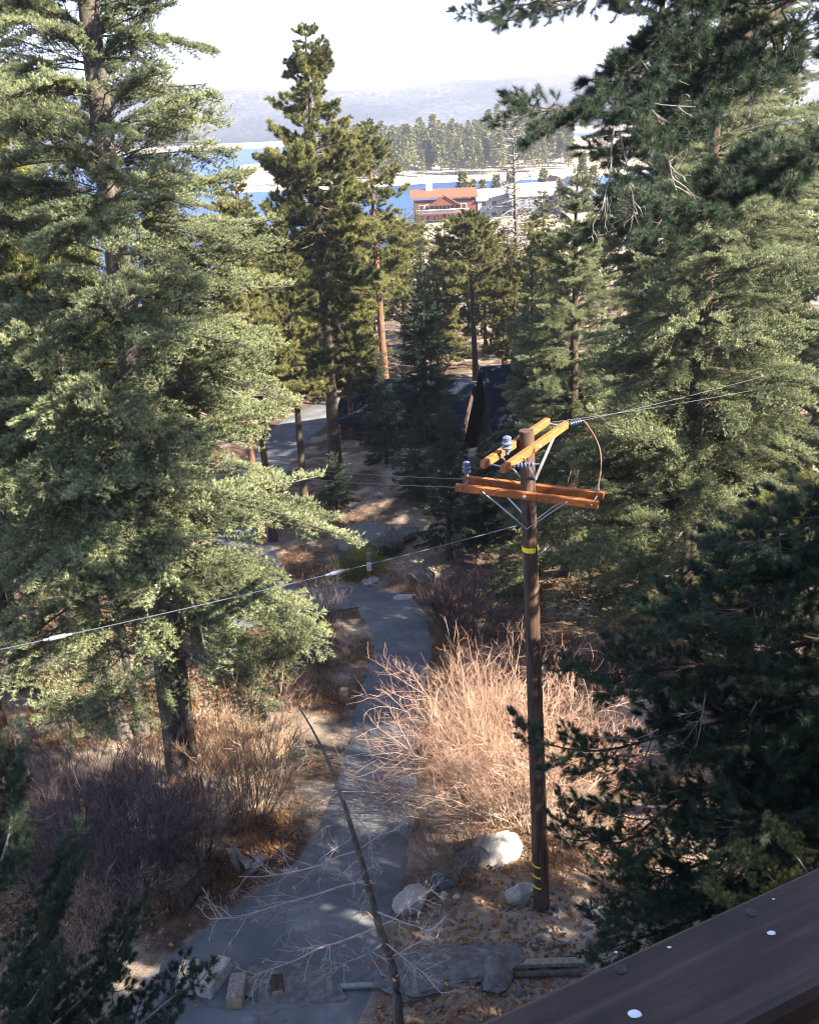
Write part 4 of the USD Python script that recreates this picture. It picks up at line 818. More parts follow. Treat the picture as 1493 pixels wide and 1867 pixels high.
p = on(aty(735, 560, 105)[0], 105.0); conifer('young_pine', 'sunlit yellow green pine below the lake house sand', p, height_to(p, 378), 0.22, 'pine', 0.2, 3.42, 124, seed=16, droop=(0.6, -0.1))
p = on(aty(690, 560, 112)[0], 110.0); conifer('young_pine', 'pale sunlit pine just left of the yellow green pine', p, height_to(p, 420), 0.22, 'pine', 0.25, 3.3, 108, seed=17, droop=(0.6, -0.1))
p = on(aty(455, 560, 64)[0], 64.0); conifer('tall_pine', 'yellow lit pine peeping out right of the huge white fir', p, height_to(p, 300), 0.28, 'pine', 0.35, 2.83, 124, seed=18, droop=(0.5, -0.2))
p = on(aty(495, 560, 76)[0], 76.0); conifer('tall_pine', 'loose pale pine in front of the near lake water', p, height_to(p, 395), 0.24, 'pine', 0.3, 2.71, 93, seed=19, droop=(0.5, -0.2))
p = gpt(617, 952); conifer('young_pine', 'small dark young pine beside the large smooth boulder', p, height_to(p, 828), 0.09, 'firfar', 0.26, 1.25, 75, seed=20, shape=0.6, droop=(0.6, 0.0))
p = gpt(820, 1020); conifer('dark_spruce', 'dark young fir in front of the steep cabin', p, height_to(p, 742), 0.14, 'firfar', 0.12, 1.9, 150, seed=21, shape=0.9, droop=(0.3, -0.15))
p = gpt(885, 1005); conifer('dark_spruce', 'shaded fir directly left of the utility pole shaft', p, height_to(p, 800), 0.14, 'firfar', 0.05, 1.9, 140, seed=22, shape=0.9, droop=(0.3, -0.1))
p = gpt(760, 905); conifer('dark_spruce', 'small dark fir on the slope below the spruce', p, height_to(p, 770), 0.1, 'firfar', 0.03, 1.5, 110, seed=23, shape=0.9, droop=(0.3, -0.1))
p = gpt(643, 800); conifer('tall_pine', 'pine with a thick short lit trunk foot left of the log cabin', p, height_to(p, 520), 0.24, 'pine', 0.35, 2.83, 93, seed=24, bark=M_bark_red, droop=(0.5, -0.2))
p = on(aty(600, 600, 88)[0], 88.0); conifer('tall_pine', 'dark pine behind the trunk of the tallest pine', p, height_to(p, 420), 0.26, 'pine', 0.25, 3.3, 124, seed=25)
p = on(aty(668, 600, 96)[0], 96.0); conifer('tall_pine', 'pine whose crown fills the gap left of the sunlit reddish trunk', p, height_to(p, 360), 0.26, 'pine', 0.25, 3.3, 124, seed=26)
p = on(aty(815, 600, 98)[0], 98.0); conifer('tall_pine', 'broad pine directly under the orange lake house', p, height_to(p, 395), 0.26, 'pine', 0.25, 3.89, 139, seed=27)
p = on(aty(880, 560, 110)[0], 110.0); conifer('tall_pine', 'pine between the lake house and the bare snag', p, height_to(p, 385), 0.26, 'pine', 0.3, 3.78, 124, seed=28)
p = on(aty(985, 560, 92)[0], 92.0); conifer('tall_pine', 'pine right of the bare grey snag below the grey houses', p, height_to(p, 420), 0.26, 'pine', 0.25, 3.54, 124, seed=29)
p = on(aty(535, 690, 72)[0], 70.0); conifer('young_pine', 'golden lit small pine over the sandy clearing', p, height_to(p, 560), 0.14, 'pine', 0.2, 2.01, 77, seed=30)
p = on(6.3, 45.0); conifer('white_fir', 'shorter fir covering the right part of the steep cabin roof', p, 12.5, 0.2, 'fir', 0.05, 2.9, 170, seed=31, shape=0.8, droop=(0.4, -0.15))
p = gpt(705, 845); conifer('dark_spruce', 'dark young fir in front of the log cabin wall', p, height_to(p, 640), 0.12, 'firfar', 0.05, 1.9, 130, seed=32, shape=0.9)
p = gpt(818, 860); conifer('dark_spruce', 'dark fir tight against the porch of the steep cabin', p, height_to(p, 720), 0.12, 'firfar', 0.05, 1.8, 130, seed=33, shape=0.9)
p = on(aty(655, 700, 76)[0], 76.0); conifer('tall_pine', 'dark crowned pine rising behind the log cabin roof', p, height_to(p, 430), 0.24, 'pine', 0.2, 3.4, 120, seed=34)
p = on(aty(800, 650, 84)[0], 84.0); conifer('tall_pine', 'bushy pine between the spruce tip and the steep cabin', p, height_to(p, 450), 0.24, 'pine', 0.2, 3.2, 120, seed=35)
p = on(aty(560, 640, 80)[0], 80.0); conifer('tall_pine', 'bushy pine left of the foot of the tallest pine', p, height_to(p, 470), 0.24, 'pine', 0.15, 3.0, 120, seed=36)
p = on(aty(940, 620, 78)[0], 78.0); conifer('tall_pine', 'bushy pine at the foot of the bare snag', p, height_to(p, 440), 0.24, 'pine', 0.2, 3.2, 120, seed=37)
p = on(aty(425, 560, 70)[0], 70.0); conifer('tall_pine', 'sunlit pine half hidden by the right flank of the huge white fir', p, height_to(p, 285), 0.28, 'pine', 0.25, 3.2, 120, seed=38)
p = on(aty(475, 560, 84)[0], 84.0); conifer('tall_pine', 'sunlit pine between the huge white fir and the lake water', p, height_to(p, 345), 0.26, 'pine', 0.2, 3.2, 120, seed=39)
p = gpt(478, 992); conifer('tall_pine', 'left of two close dark trunks beside the upper drive', p, 17, 0.2, 'pine', 0.45, 2.4, 45, seed=45, bark=M_bark_red)
p = gpt(499, 986); conifer('tall_pine', 'right of two close dark trunks beside the upper drive', p, 18, 0.2, 'pine', 0.45, 2.4, 45, seed=46)
# bare grey snag
p = on(aty(948, 700, 84)[0], 84.0); H = height_to(p, 205); sn = thing('dead_snag', 'bare grey dead tree with spiky branches in front of the lake houses', 'dead tree', p)
trk, at_ = trunk_mesh(0.42, H, lean_to(p, H, 938), 10, 9); obj('trunk', trk, M_bark_grey, sn, smooth=True)
g = np.random.default_rng(77)
for i in range(64):
    s = 0.5 + 0.48 * (i + g.random()) / 64; ph = i * 2.4 + g.normal(0, .3); twig(sn, 'branch', at_(np.array([s]))[0], (math.cos(ph), math.sin(ph), 0.05 + 0.5 * (s - .6)), (4.0 * (1.08 - s) ** 0.55) * g.uniform(.6, 1.1), 0.07, M_twig_grey, 700 + i, ((5, 0.4, 45, 0.55), (3, 0.45, 45, 0.6)), 4)
# left background trunks
p = gpt(12, 1368); conifer('tall_pine', 'pine with a smooth sunlit trunk at the left picture edge', p, 20, 0.26, 'pine', 0.55, 3.07, 93, lean=(-0.9, 0), bark=M_bark_red, seed=40)
p = gpt(40, 1255); conifer('tall_pine', 'dark pine trunk behind the sunlit one at the left edge', p, 21, 0.24, 'pine', 0.45, 3.07, 93, seed=41)
p = gpt(58, 1252); conifer('tall_pine', 'thinner dark trunk right of the dark pine at the left edge', p, 18, 0.14, 'pine', 0.5, 2.36, 69, seed=42)
p = gpt(228, 1345); conifer('tall_pine', 'left one of the double pale mottled trunks left of the big fir', p, 19, 0.2, 'pine', 0.5, 2.71, 85, lean=(-0.8, 0), bark=M_bark_grey, seed=43, dead=4)
p = gpt(262, 1338); conifer('tall_pine', 'right one of the double pale mottled trunks left of the big fir', p, 18, 0.17, 'pine', 0.5, 2.48, 77, lean=(-0.6, 0), bark=M_bark_grey, seed=44)
g = np.random.default_rng(12)
for k, (x, y, H) in enumerate([(-15, 44, 18), (-19, 52, 20), (-13.5, 58, 17), (-24, 60, 20), (-17, 70, 19), (-27, 78, 20), (-20, 90, 18), (-12, 96, 17), (-32, 98, 20), (-26, 112, 18), (-8, 120, 15), (-36, 120, 18)]):
    if y >= 85: far_copy('pine', 'yellow lit pine seen through the boughs of the huge fir', on(x, y), H, k * 71.0, 'pines behind the huge white fir', k); continue
    conifer('tall_pine', 'yellow lit pine seen through the boughs of the huge fir', on(x, y), H * g.uniform(.9, 1.1), 0.24, 'pine', 0.2, 3.42, 124, seed=100 + k, group='pines behind the huge white fir', sides=8)
for k, (x, y, H) in enumerate([(3, 92, 14), (8, 108, 13), (14, 100, 15), (20, 92, 17), (26, 104, 17), (1, 128, 11), (18, 124, 14), (32, 90, 18), (11, 72, 15), (19, 70, 17), (27, 62, 19), (-3, 108, 13), (26, 130, 14), (35, 118, 17), (23, 48, 20), (30, 76, 18)]):
    if y >= 85: far_copy('pine', 'pine in the dense stand between the cabins and the lake', on(x, y), H, k * 67.0, 'pines between the cabins and the lake', k); continue
    conifer('tall_pine', 'pine in the dense stand between the cabins and the lake', on(x, y), H * g.uniform(.9, 1.1), 0.24, 'pine', 0.22, 3.3, 116, seed=130 + k, group='pines between the cabins and the lake', sides=8)

# far peninsula and shore trees
def far_tree(path, seed, pine=True):
    g = np.random.default_rng(seed); x = stage.CreateClassPrim(path); H = 1.0
    usdkit.mesh(stage, path + '/trunk', tube(np.array([[0, 0, -.05], [0.004, 0, .5], [0, 0, .97]]), [0.014, 0.009, 0.002], 5), M_bark_dark)
    n = 620; s = g.random(n) ** 0.75; hh = 0.16 + 0.83 * s; rad = (0.165 if pine else 0.15) * (1 - s) ** (0.75 if pine else 0.95) * (1 + .35 * np.sin(s * 37 + seed))  * np.sqrt(g.random(n)) + 0.012
    ph = g.uniform(0, 6.28, n); c = np.stack([rad * np.cos(ph), rad * np.sin(ph), hh], 1)
    d = unit(np.stack([np.cos(ph), np.sin(ph), g.normal(-0.1, 0.5, n)], 1)); e = unit(np.cross(d, g.normal(size=(n, 3)))); w = g.uniform(0.016, 0.036, n)[:, None]
    v = np.stack([c - e * w, c + e * w, c + d * w * 2.6], 1).reshape(-1, 3)
    m = usdkit.mesh(stage, path + '/crown', (v, np.arange(3 * n).reshape(n, 3)), M_far)
    UsdGeom.PrimvarsAPI(m).CreatePrimvar('tint', Sdf.ValueTypeNames.FloatArray, 'vertex').Set(Vt.FloatArray.FromNumpy(np.repeat(g.random(n), 3).astype(np.float32)))
    return path
FT = [far_tree('/World/far_tree_shape_' + w, 300 + i, i % 3 != 2) for i, w in enumerate(('broad', 'slim', 'pointed', 'ragged'))]
g = np.random.default_rng(21); n = 0
while n < 299:
    x = g.uniform(-85, 210); y = 496 + 200 * g.random() ** 1.4; q = px([x, y, 8])[0]
    if q > 1040 or q < 440 or (500 < q < 630 and g.random() < .6): continue
    z = float(zraw(x, y))
    if z < 1.8: continue
    if y < 520 and g.random() < .5: continue
    h = g.uniform(12, 20) * (1.25 if g.random() < .06 else 1)
    copy_of(FT[g.integers(4)], 'lakeside_conifer', 'conifer in the sunlit woods on the peninsula across the bay', 'tree', (x, y, z - .2), g.uniform(0, 360), (h, h, h), 'conifers on the peninsula across the bay'); n += 1
for k, (xp, Y, h, lab) in enumerate([(845, 300, 15, 'yellow green conifer on the shore right behind the lake house'), (862, 312, 13, 'second conifer on the shore right of the lake house roof'), (880, 300, 12, 'broad conifer above the right end of the orange roof'), (905, 320, 14, 'conifer standing behind the white walled house'), (1020, 258, 9, 'small conifer in front of the glazed gable house'), (990, 300, 13, 'conifer between the two blue grey houses'), (1060, 300, 15, 'conifer behind the far right grey house'), (930, 330, 15, 'conifer behind the bare snag near the shore'), (1080, 262, 12, 'conifer right of the far right grey house')]):
    x = float(aty(xp, 370, Y)[0]); copy_of(FT[k % 4], 'lakeside_conifer', lab, 'tree', (x, Y, float(zraw(x, Y)) - .2), 40 * k, (h * 1.1, h * 1.1, h), None)

g = np.random.default_rng(51); k = 0
while k < 46:
    xp, Y = g.uniform(430, 1010), g.uniform(88, 215); x = float(aty(xp, 480, Y)[0]); z = float(zraw(x, Y))
    if z < 1.5 or (Y > 175 and x > -3 and (790 < xp < 860 or xp > 975)): continue
    H = g.uniform(9, 15) if Y > 120 else g.uniform(12, 17); top = px([x, Y, z + H])[1]
    if top < 385: H *= max(.45, 1 - (385 - top) / 200)
    far_copy('pine', 'sunlit pine on the slope that falls to the bay', (x, Y, z - .1), H, k * 77.0, 'sunlit pines on the slope above the bay', k); k += 1
p = on(18.6, 51.0); conifer('white_fir', 'fir far behind the pole that stands right of the steep cabin', p, 21, 0.3, 'fir', .05, 3.6, 260, seed=77, shape=.62)
p = on(15.4, 50.0); conifer('white_fir', 'fir right behind the pole head that shades the steep cabin', p, 22, 0.3, 'fir', .05, 3.6, 260, seed=78, shape=.62)
# firs and the cabin that shade the near ground
for k, (u, pp, H) in enumerate([(8, 10.4, 18), (8, 5.0, 20), (10, 7.4, 19), (-8, 46.5, 18), (10.5, 13.6, 14.5), (8, 22.2, 18), (12, 22.0, 20), (7, 25.2, 14), (11, 25.6, 15.5), (8.5, 37.5, 14.5), (11, 41, 18), (8, 43.5, 21), (9, 47.5, 21), (-6, 49, 21)]):
    far_copy('fir', 'fir beyond the right picture edge that shades the drive', on(u * .883 + pp * .469, -u * .469 + pp * .883), H, k * 63.0, 'firs beyond the right picture edge', k)
hc = thing('hillside_cabin', 'log cabin that carries the balcony, behind the viewer', 'cabin', (6.0, -4.6, 14.0))
obj('wall', box(9.0, 8.0, 17.0, (0, 0, 8.0)), M_log_dark, hc)
rv_ = np.array([[sx * 5.2, sy * 4.7, z] for sx in (-1, 1) for sy in (-1, 1) for z in (16.3, 16.6)] + [[sx * 5.2, 0, 20.0] for sx in (-1, 1)], float); obj('roof', (rv_, ConvexHull(rv_).simplices), M_roof_dark, hc)

# ------------------------------------------------------------------ near pines at the right and lower left
npx = np.array([6.6, 10.6, 0.0]); npx[2] = float(gz(np.array([6.6]), np.array([10.6]))[0])
NP = thing('near_pine', 'long needled pine whose branches reach in from the right edge over the view', 'tree', npx)
trk, at_ = trunk_mesh(0.34, 24.0, (0.0, 0.0), 14, 5); obj('trunk', trk, M_bark_grey, NP, smooth=True)
def limb_set(o, base, limbs, kind, seed, density=2.6, lmat=M_twig_grey):
    """each limb: curve through world points; needle branchlets along its outer part"""
    g = np.random.default_rng(seed); pos, dirs, lens = [], [], []
    for pts, r0, f0, n, bl in limbs:
        pts = np.asarray(pts, float); q = smooth_line(pts, 24) - base
        obj('limb', tube(q, np.linspace(r0, 0.008, 24), 8), lmat, o, smooth=True)
        for k in range(int(n * density)):
            t = f0 + (1 - f0) * (k + g.random()) / int(n * density + 1); i = min(int(t * 23), 22); p = q[i] + (q[i + 1] - q[i]) * (t * 23 - i); tan = unit(q[i + 1] - q[i])
            side = (1 if k % 2 else -1); a = np.radians(g.uniform(25, 65)) * side; ca, sa = math.cos(a), math.sin(a)
            d = np.array([tan[0] * ca - tan[1] * sa, tan[0] * sa + tan[1] * ca, tan[2] * .7 + g.normal(0.0, 0.25)])
            pos.append(p); dirs.append(d); lens.append(max(.35, bl * g.uniform(.6, 1.2) * (1.1 - 0.55 * t)))
        pos.append(q[-1]); dirs.append(q[-1] - q[-3]); lens.append(0.4)
    return pos, dirs, lens
def lp(*pts): return [P(*q) for q in pts]
limbs = [
    (lp((1640, -190, 11), (1400, -60, 10), (1180, -30, 9.2), (1020, 0, 9), (905, 12, 9)), 0.05, 0.3, 7, 1.15),
    (lp((1660, -330, 11), (1330, -120, 10), (1235, 30, 9.6), (1165, 105, 9.4), (1090, 180, 9.3), (965, 205, 9.2)), 0.055, 0.4, 12, 1.1),
    (lp((1640, -120, 11), (1440, 0, 10.2), (1330, 95, 9.8), (1255, 170, 9.6), (1160, 260, 9.4)), 0.07, 0.4, 9, 1.2),
    (lp((1650, 210, 11), (1440, 290, 10.3), (1290, 360, 10), (1130, 400, 9.7)), 0.06, 0.35, 9, 1.2),
    (lp((1670, 950, 12), (1490, 1040, 11.6), (1330, 1120, 11.2), (1200, 1140, 11)), 0.06, 0.2, 11, 1.2),
    (lp((1690, 1120, 12.5), (1480, 1170, 12.2), (1260, 1215, 11.9), (1120, 1230, 11.8), (1045, 1222, 11.8)), 0.055, 0.2, 12, 1.15),
    (lp((1690, 1200, 12.6), (1440, 1290, 12.4), (1250, 1330, 12.2), (1085, 1370, 12.1), (1000, 1358, 12.1)), 0.05, 0.15, 13, 1.15),
    (lp((1690, 1330, 12.8), (1420, 1400, 12.6), (1240, 1460, 12.5), (1120, 1540, 12.4), (1045, 1508, 12.4)), 0.05, 0.1, 13, 1.2),
    (lp((1690, 1430, 12.8), (1420, 1520, 12.7), (1240, 1590, 12.6), (1110, 1640, 12.6)), 0.05, 0.1, 14, 1.25),
    (lp((1660, 1570, 12.9), (1400, 1630, 12.8), (1230, 1690, 12.7), (1110, 1730, 12.7)), 0.045, 0.1, 14, 1.2),
    (lp((1690, 1270, 13.2), (1500, 1330, 13.0), (1330, 1360, 13.0), (1220, 1300, 12.9)), 0.05, 0.1, 12, 1.2),
    (lp((1690, 1490, 12.0), (1530, 1500, 11.8), (1400, 1490, 11.6), (1300, 1530, 11.6)), 0.045, 0.1, 12, 1.1),
    (lp((1690, 880, 12.4), (1520, 930, 12.0), (1420, 980, 11.8), (1330, 990, 11.6)), 0.05, 0.15, 10, 1.2),
]
pos, dirs, lens = limb_set(NP, npx, limbs, 'near', 1, lmat=M_bark_dark)
g = np.random.default_rng(90)
for k in range(80):
    s = g.uniform(0.45, 0.98); ph = g.uniform(0, 6.28); d = np.array([math.cos(ph), math.sin(ph), g.normal(.05, .2)])
    q = at_(np.array([s]))[0]; w = q + npx
    if d[0] < 0.15 and w[2] < 30.5: continue
    pos.append(q); dirs.append(d); lens.append(g.uniform(2.0, 3.4) * (1.15 - .6 * s))
crown(NP, 'near', pos, dirs, lens)
# bare drooping dead twigs on it
for i, (x, y, d, dx, dy, ln) in enumerate([(1130, 240, 9.3, 20, 140, 0.9), (1165, 150, 9.4, 8, 120, 0.8), (1120, 230, 9.3, -25, 130, 1.0), (1210, 210, 9.5, 20, 120, .8), (1290, 140, 9.7, -20, 150, .9), (1330, 120, 9.7, 6, 160, .9), (1380, 60, 10, -10, 160, 1.0), (1250, 1215, 11.9, -110, 30, .9), (1300, 1240, 12, -80, 120, 1.1), (1380, 1280, 12.3, -60, 150, 1.1), (1200, 1330, 12, -120, 40, .9), (1390, 1460, 12.5, -60, 110, .9), (1250, 1440, 12.3, -100, 50, .9), (1450, 1330, 12.4, -50, 130, .9), (1120, 190, 9.3, 120, 20, .8)]):
    a, b = P(x, y, d), P(x + dx, y + dy, d - .15); twig(NP, 'dead_twig', a - npx, b - a, ln, 0.011, M_twig_grey, 900 + i, ((5, 0.5, 42, 0.6), (3, 0.5, 40, 0.65)), 4, 0.16, -0.1)
# sunlit pine tip just beyond the rail
kp = on(5.0, 7.6); SP = thing('near_pine', 'small pine with bright sunlit tips just above the balcony rail', 'tree', kp)
trk, at_ = trunk_mesh(0.1, P(1440, 1640, 9.2)[2] - kp[2] - 1.0, (0, 0), 8, 6); obj('trunk', trk, M_bark_grey, SP, smooth=True)
pos, dirs, lens = limb_set(SP, kp, [(lp((1560, 1760, 9.4), (1450, 1650, 9.1), (1395, 1590, 9.0)), 0.02, 0.4, 4, 0.45), (lp((1560, 1740, 9.3), (1490, 1620, 9.1), (1440, 1545, 9)), 0.02, 0.4, 4, 0.45), (lp((1520, 1780, 9.3), (1420, 1690, 9.1), (1350, 1650, 9)), 0.02, 0.4, 4, 0.4)], 'nearlit', 3)
crown(SP, 'nearlit', pos, dirs, lens)
# lit limbs at the right edge, on a second pine
kp = on(9.4, 15.5); S2 = thing('near_pine', 'pine at the right picture edge with sunlit needle tufts on pale branches', 'tree', kp)
trk, at_ = trunk_mesh(0.26, 16.0, (0, 0), 10, 7); obj('trunk', trk, M_bark_grey, S2, smooth=True)
pos, dirs, lens = limb_set(S2, kp, [(lp((1720, 940, 14.5), (1500, 1060, 14), (1400, 1110, 13.8), (1310, 1130, 13.6)), 0.06, 0.3, 11, 1.2), (lp((1720, 830, 14.6), (1500, 960, 14.2), (1410, 1020, 14), (1350, 1090, 13.8)), 0.05, 0.3, 10, 1.1), (lp((1720, 1040, 14.5), (1560, 1110, 14.2), (1450, 1160, 14)), 0.05, 0.2, 9, 1.0)], 'nearlit', 4)
crown(S2, 'nearlit', pos, dirs, lens)
# dark pine in the lower left corner
kp = on(-4.6, 6.4); LPn = thing('near_pine', 'dark shaded pine top in the lower left corner close to the viewer', 'tree', kp)
trk, at_ = trunk_mesh(0.16, P(-30, 1500, 8.4)[2] - kp[2], (0, 0), 10, 8); obj('trunk', trk, M_bark_dark, LPn, smooth=True)
pos, dirs, lens = limb_set(LPn, kp, [(lp((-90, 1700, 8.3), (-20, 1620, 8.3), (20, 1490, 8.2), (22, 1400, 8.2)), 0.025, 0.2, 8, 0.5), (lp((-90, 1860, 8.2), (20, 1760, 8.1), (95, 1660, 8.0), (120, 1585, 8)), 0.025, 0.25, 9, 0.5), (lp((-90, 1990, 8), (60, 1900, 7.9), (170, 1800, 7.8), (225, 1715, 7.8)), 0.025, 0.25, 10, 0.5), (lp((-60, 2060, 7.9), (120, 1970, 7.7), (240, 1880, 7.6), (320, 1815, 7.6)), 0.025, 0.25, 10, 0.45), (lp((-90, 1640, 8.4), (-50, 1560, 8.4), (-40, 1450, 8.3)), 0.025, 0.1, 8, 0.55), (lp((-60, 1920, 7.6), (30, 1860, 7.5), (80, 1790, 7.4)), 0.025, 0.1, 9, 0.5), (lp((-60, 2100, 7.6), (60, 2000, 7.4), (160, 1920, 7.3)), 0.025, 0.1, 10, 0.5)], 'near', 5)
crown(LPn, 'near', pos, dirs, lens)

# ------------------------------------------------------------------ shrubs, seedlings, ground cover
p = gpt(938, 1490); shrub('bare_shrub', 'big sunlit bare shrub of pale and reddish stems left of the utility pole', p, 2.6, 4.0, 140, (M_twig_pale, M_twig_gold), 1, lean=(-0.12, 0.2), splay=0.95, r=0.011, wander=.2, up=.1, levels=((10, 0.45, 46, 0.56), (6, 0.52, 50, 0.62)))
p = gpt(1050, 1420); shrub('bare_shrub', 'thin orange twigged shrub right of the utility pole', p, 1.6, 2.5, 50, (M_twig_pale, M_twig_gold), 2, lean=(0.2, 0.05), splay=0.7, r=0.011)
p = gpt(840, 1590); shrub('bare_shrub', 'low spreading grey shrub over the rocks at the foot of the big sunlit shrub', p, 1.0, 1.6, 26, (M_twig_grey, M_twig_tan), 3, lean=(-0.5, -0.1), splay=1.0, r=0.011)
p = gpt(455, 1500); shrub('bare_shrub', 'tall tan shrub with sunlit top beside the trunk of the huge fir', p, 1.4, 3.4, 70, (M_twig_tan, M_twig_tan), 4, lean=(0.15, 0.1), splay=0.5)
p = gpt(255, 1610); shrub('bare_shrub', 'dark grey brown shrub left of the huge fir trunk', p, 2.2, 3.4, 95, (M_twig_purple, M_twig_purple), 5, splay=0.7)
p = gpt(110, 1600); shrub('bare_shrub', 'purplish grey shrub at the far left in front of the fallen log', p, 2.4, 3.4, 110, (M_twig_purple, M_twig_purple), 6, splay=0.7, r=0.01)
p = gpt(360, 1560); shrub('bare_shrub', 'brown shrub in front of the foot of the huge fir', p, 1.4, 2.6, 60, (M_twig_purple, M_twig_tan), 7, splay=0.6)
p = gpt(570, 1215); shrub('bare_shrub', 'purple bare thicket on the left of the drive below the bend', p, 1.7, 2.6, 70, (M_twig_purple, M_twig_purple), 8, splay=0.6, r=0.01)
p = gpt(600, 1130); shrub('bare_shrub', 'thin pale bare saplings at the left of the bend', p, 0.6, 2.3, 9, (M_twig_grey, M_twig_pale), 9, splay=0.25, r=0.016)
p = gpt(845, 1160); shrub('bare_shrub', 'large purple grey bare shrub right of the bend', p, 2.2, 3.0, 90, (M_twig_purple, M_twig_purple), 10, splay=0.7, r=0.01)
p = gpt(1130, 1230); shrub('bare_shrub', 'rusty dark shrub behind the pole under the firs', p, 1.7, 2.2, 45, (M_twig_purple, M_twig_red), 11, splay=0.7)
p = gpt(170, 1760); shrub('bare_shrub', 'dark shrub at the lower left edge of the drive', p, 1.4, 1.8, 40, (M_twig_purple, M_twig_tan), 12, splay=0.7)
p = gpt(520, 1290); shrub('bare_shrub', 'low dark shrub on the left verge opposite the stump', p, 1.2, 1.5, 40, (M_twig_purple, M_twig_tan), 13, splay=0.8)

def leafy_bush(label, p, size, seed, mat, n=5200):
    g = np.random.default_rng(seed); o = thing('green_bush', label, 'bush', p)
    c = unit(g.normal(size=(26, 3))) * g.uniform(.25, .85, (26, 1)); c[:, 2] = np.abs(c[:, 2]) * .9; I = g.integers(0, 26, n)
    v = c[I] + unit(g.normal(size=(n, 3))) * (g.random((n, 1)) ** .4) * g.uniform(.28, .45, 26)[I][:, None]; v[:, 2] = np.maximum(v[:, 2], .02); v = v * size
    d = unit(v + g.normal(0, .5, (n, 3)) + [0, 0, .4]); nv, nf = needle_tris(v, d * g.uniform(.06, .11, n)[:, None], np.full(n, .035))
    br = branching(g, np.zeros((9, 3)), g.normal(0, .5, (9, 3)) + [0, 0, .8], np.full(9, size[2] * .9), 0.02, ((5, .5, 35, .6),))
    obj('stems', cat(*[tubes(*b, 4) for b in br]), M_twig_purple, o); obj('leaves', (nv, nf), mat, o, kind='stuff', prim=np.repeat(np.clip(np.linalg.norm(v / size, axis=1) * .7 + g.normal(0, .15, n), 0, 1), 3))
M_bush = mat_needles('yellow_green_leaves', (0.11, 0.12, 0.025), (0.27, 0.27, 0.055), amount_dry=0.3)
M_bush2 = mat_needles('dark_green_leaves', (0.02, 0.045, 0.014), (0.05, 0.085, 0.025))
leafy_bush('yellow green leafy bush behind the address marker', gpt(652, 1046), np.array([1.45, 1.1, 1.5]), 1, M_bush, 9000)
leafy_bush('dark green bush between the yellow green bush and the boulder', gpt(696, 1012), np.array([1.0, 0.85, 0.95]), 2, M_bush2, 7000)
leafy_bush('small lit green bush by the log cabin wall', gpt(685, 818), np.array([0.9, 0.8, 1.0]), 3, M_bush, 2500)
p = gpt(535, 1400); conifer('seedling', 'small blue green conifer seedling on the left verge', p, 0.9, 0.03, 'firfar', 0.1, 0.5, 40, seed=50, sides=6)
p = gpt(205, 1310); conifer('seedling', 'bright green small pine left of the double pale trunks', p, 1.1, 0.03, 'pine', 0.2, 0.6, 16, seed=51, sides=6)

# bare sapling in the foreground
sb = gpt(735, 1905); ts = P(545, 1290, 14.5)
SPt = thing('bare_sapling', 'slender bare leaning sapling with a few dry leaves in the foreground', 'sapling', sb)
path = np.array([sb + [0, 0, -.3], P(722, 1800, 13.2), P(690, 1685, 13.2), P(655, 1560, 13.3), P(625, 1460, 13.6), P(592, 1375, 14.0), ts]) - sb
st = smooth_line(path, 40); obj('trunk', tube(st, np.interp(np.linspace(0, 1, 40), [0, .5, 1], [0.1, 0.07, 0.01]), 10), M_bark_grey, SPt, smooth=True)
g = np.random.default_rng(8)
M_sap = mat_noise('sapling_bark', [(0.3, (0.2, 0.175, 0.16)), (0.7, (0.38, 0.34, 0.31))], 9, 0.85, 0.2)
limbs = [((655, 1560), (430, 1570), 13.0, .022), ((668, 1600), (380, 1690), 12.6, .028), ((690, 1685), (470, 1770), 12.3, .03), ((690, 1685), (840, 1620), 13.0, .022), ((700, 1720), (600, 1780), 12.2, .025), ((655, 1560), (745, 1490), 13.5, .02), ((640, 1520), (600, 1590), 12.6, .018), ((625, 1460), (720, 1560), 13.2, .016), ((680, 1650), (790, 1700), 12.5, .022), ((615, 1440), (540, 1480), 13.2, .014), ((600, 1400), (660, 1330), 13.9, .012), ((580, 1350), (500, 1420), 13.6, .010), ((700, 1720), (820, 1790), 12.3, .02), ((690, 1685), (640, 1620), 12.4, .016), ((705, 1740), (850, 1700), 12.6, .018), ((672, 1620), (560, 1640), 12.4, .018)]
tipsL = []
for i, (a, b, d, r) in enumerate(limbs):
    j = int(np.argmin([np.hypot(*(px(q + sb)[:2] - a)) for q in st])); r = r * .62; A = st[j]; B = P(*b, d) - sb; ln = np.linalg.norm(B - A)
    br = branching(g, [A], [B - A + np.array([0, 0, -.05 * ln])], [ln], r, ((13, 0.36, 50, 0.42), (6, 0.45, 48, 0.55)), 7, 0.12, 0.08)
    obj('branch', cat(*[tubes(q[0], q[1], 5 if k == 0 else 3) for k, q in enumerate(br)]), M_sap, SPt); tipsL.append(br[-1][0][:, -1])
tips = np.vstack(tipsL)
M_dryleaf = mat_needles('dry_leaf', (0.34, 0.2, 0.08), (0.5, 0.33, 0.15))
for i in g.choice(len(tips), 34, replace=False):
    q = tips[i]; d = unit(g.normal(size=3) + [0, 0, -.8]); e = unit(np.cross(d, g.normal(size=3))); nrm = np.cross(d, e); L_ = .075
    v = np.array([q, q + d * L_ * .3 + e * L_ * .32 + nrm * .008, q + d * L_ * .75 + e * L_ * .22, q + d * L_, q + d * L_ * .75 - e * L_ * .22, q + d * L_ * .3 - e * L_ * .32 + nrm * .008, q + d * L_ * .5 - nrm * .01])
    obj('leaf', (v, np.array([[0, 1, 6], [1, 2, 6], [2, 3, 6], [3, 4, 6], [4, 5, 6], [5, 0, 6]])), M_dryleaf, SPt, prim=np.full(7, g.random()))

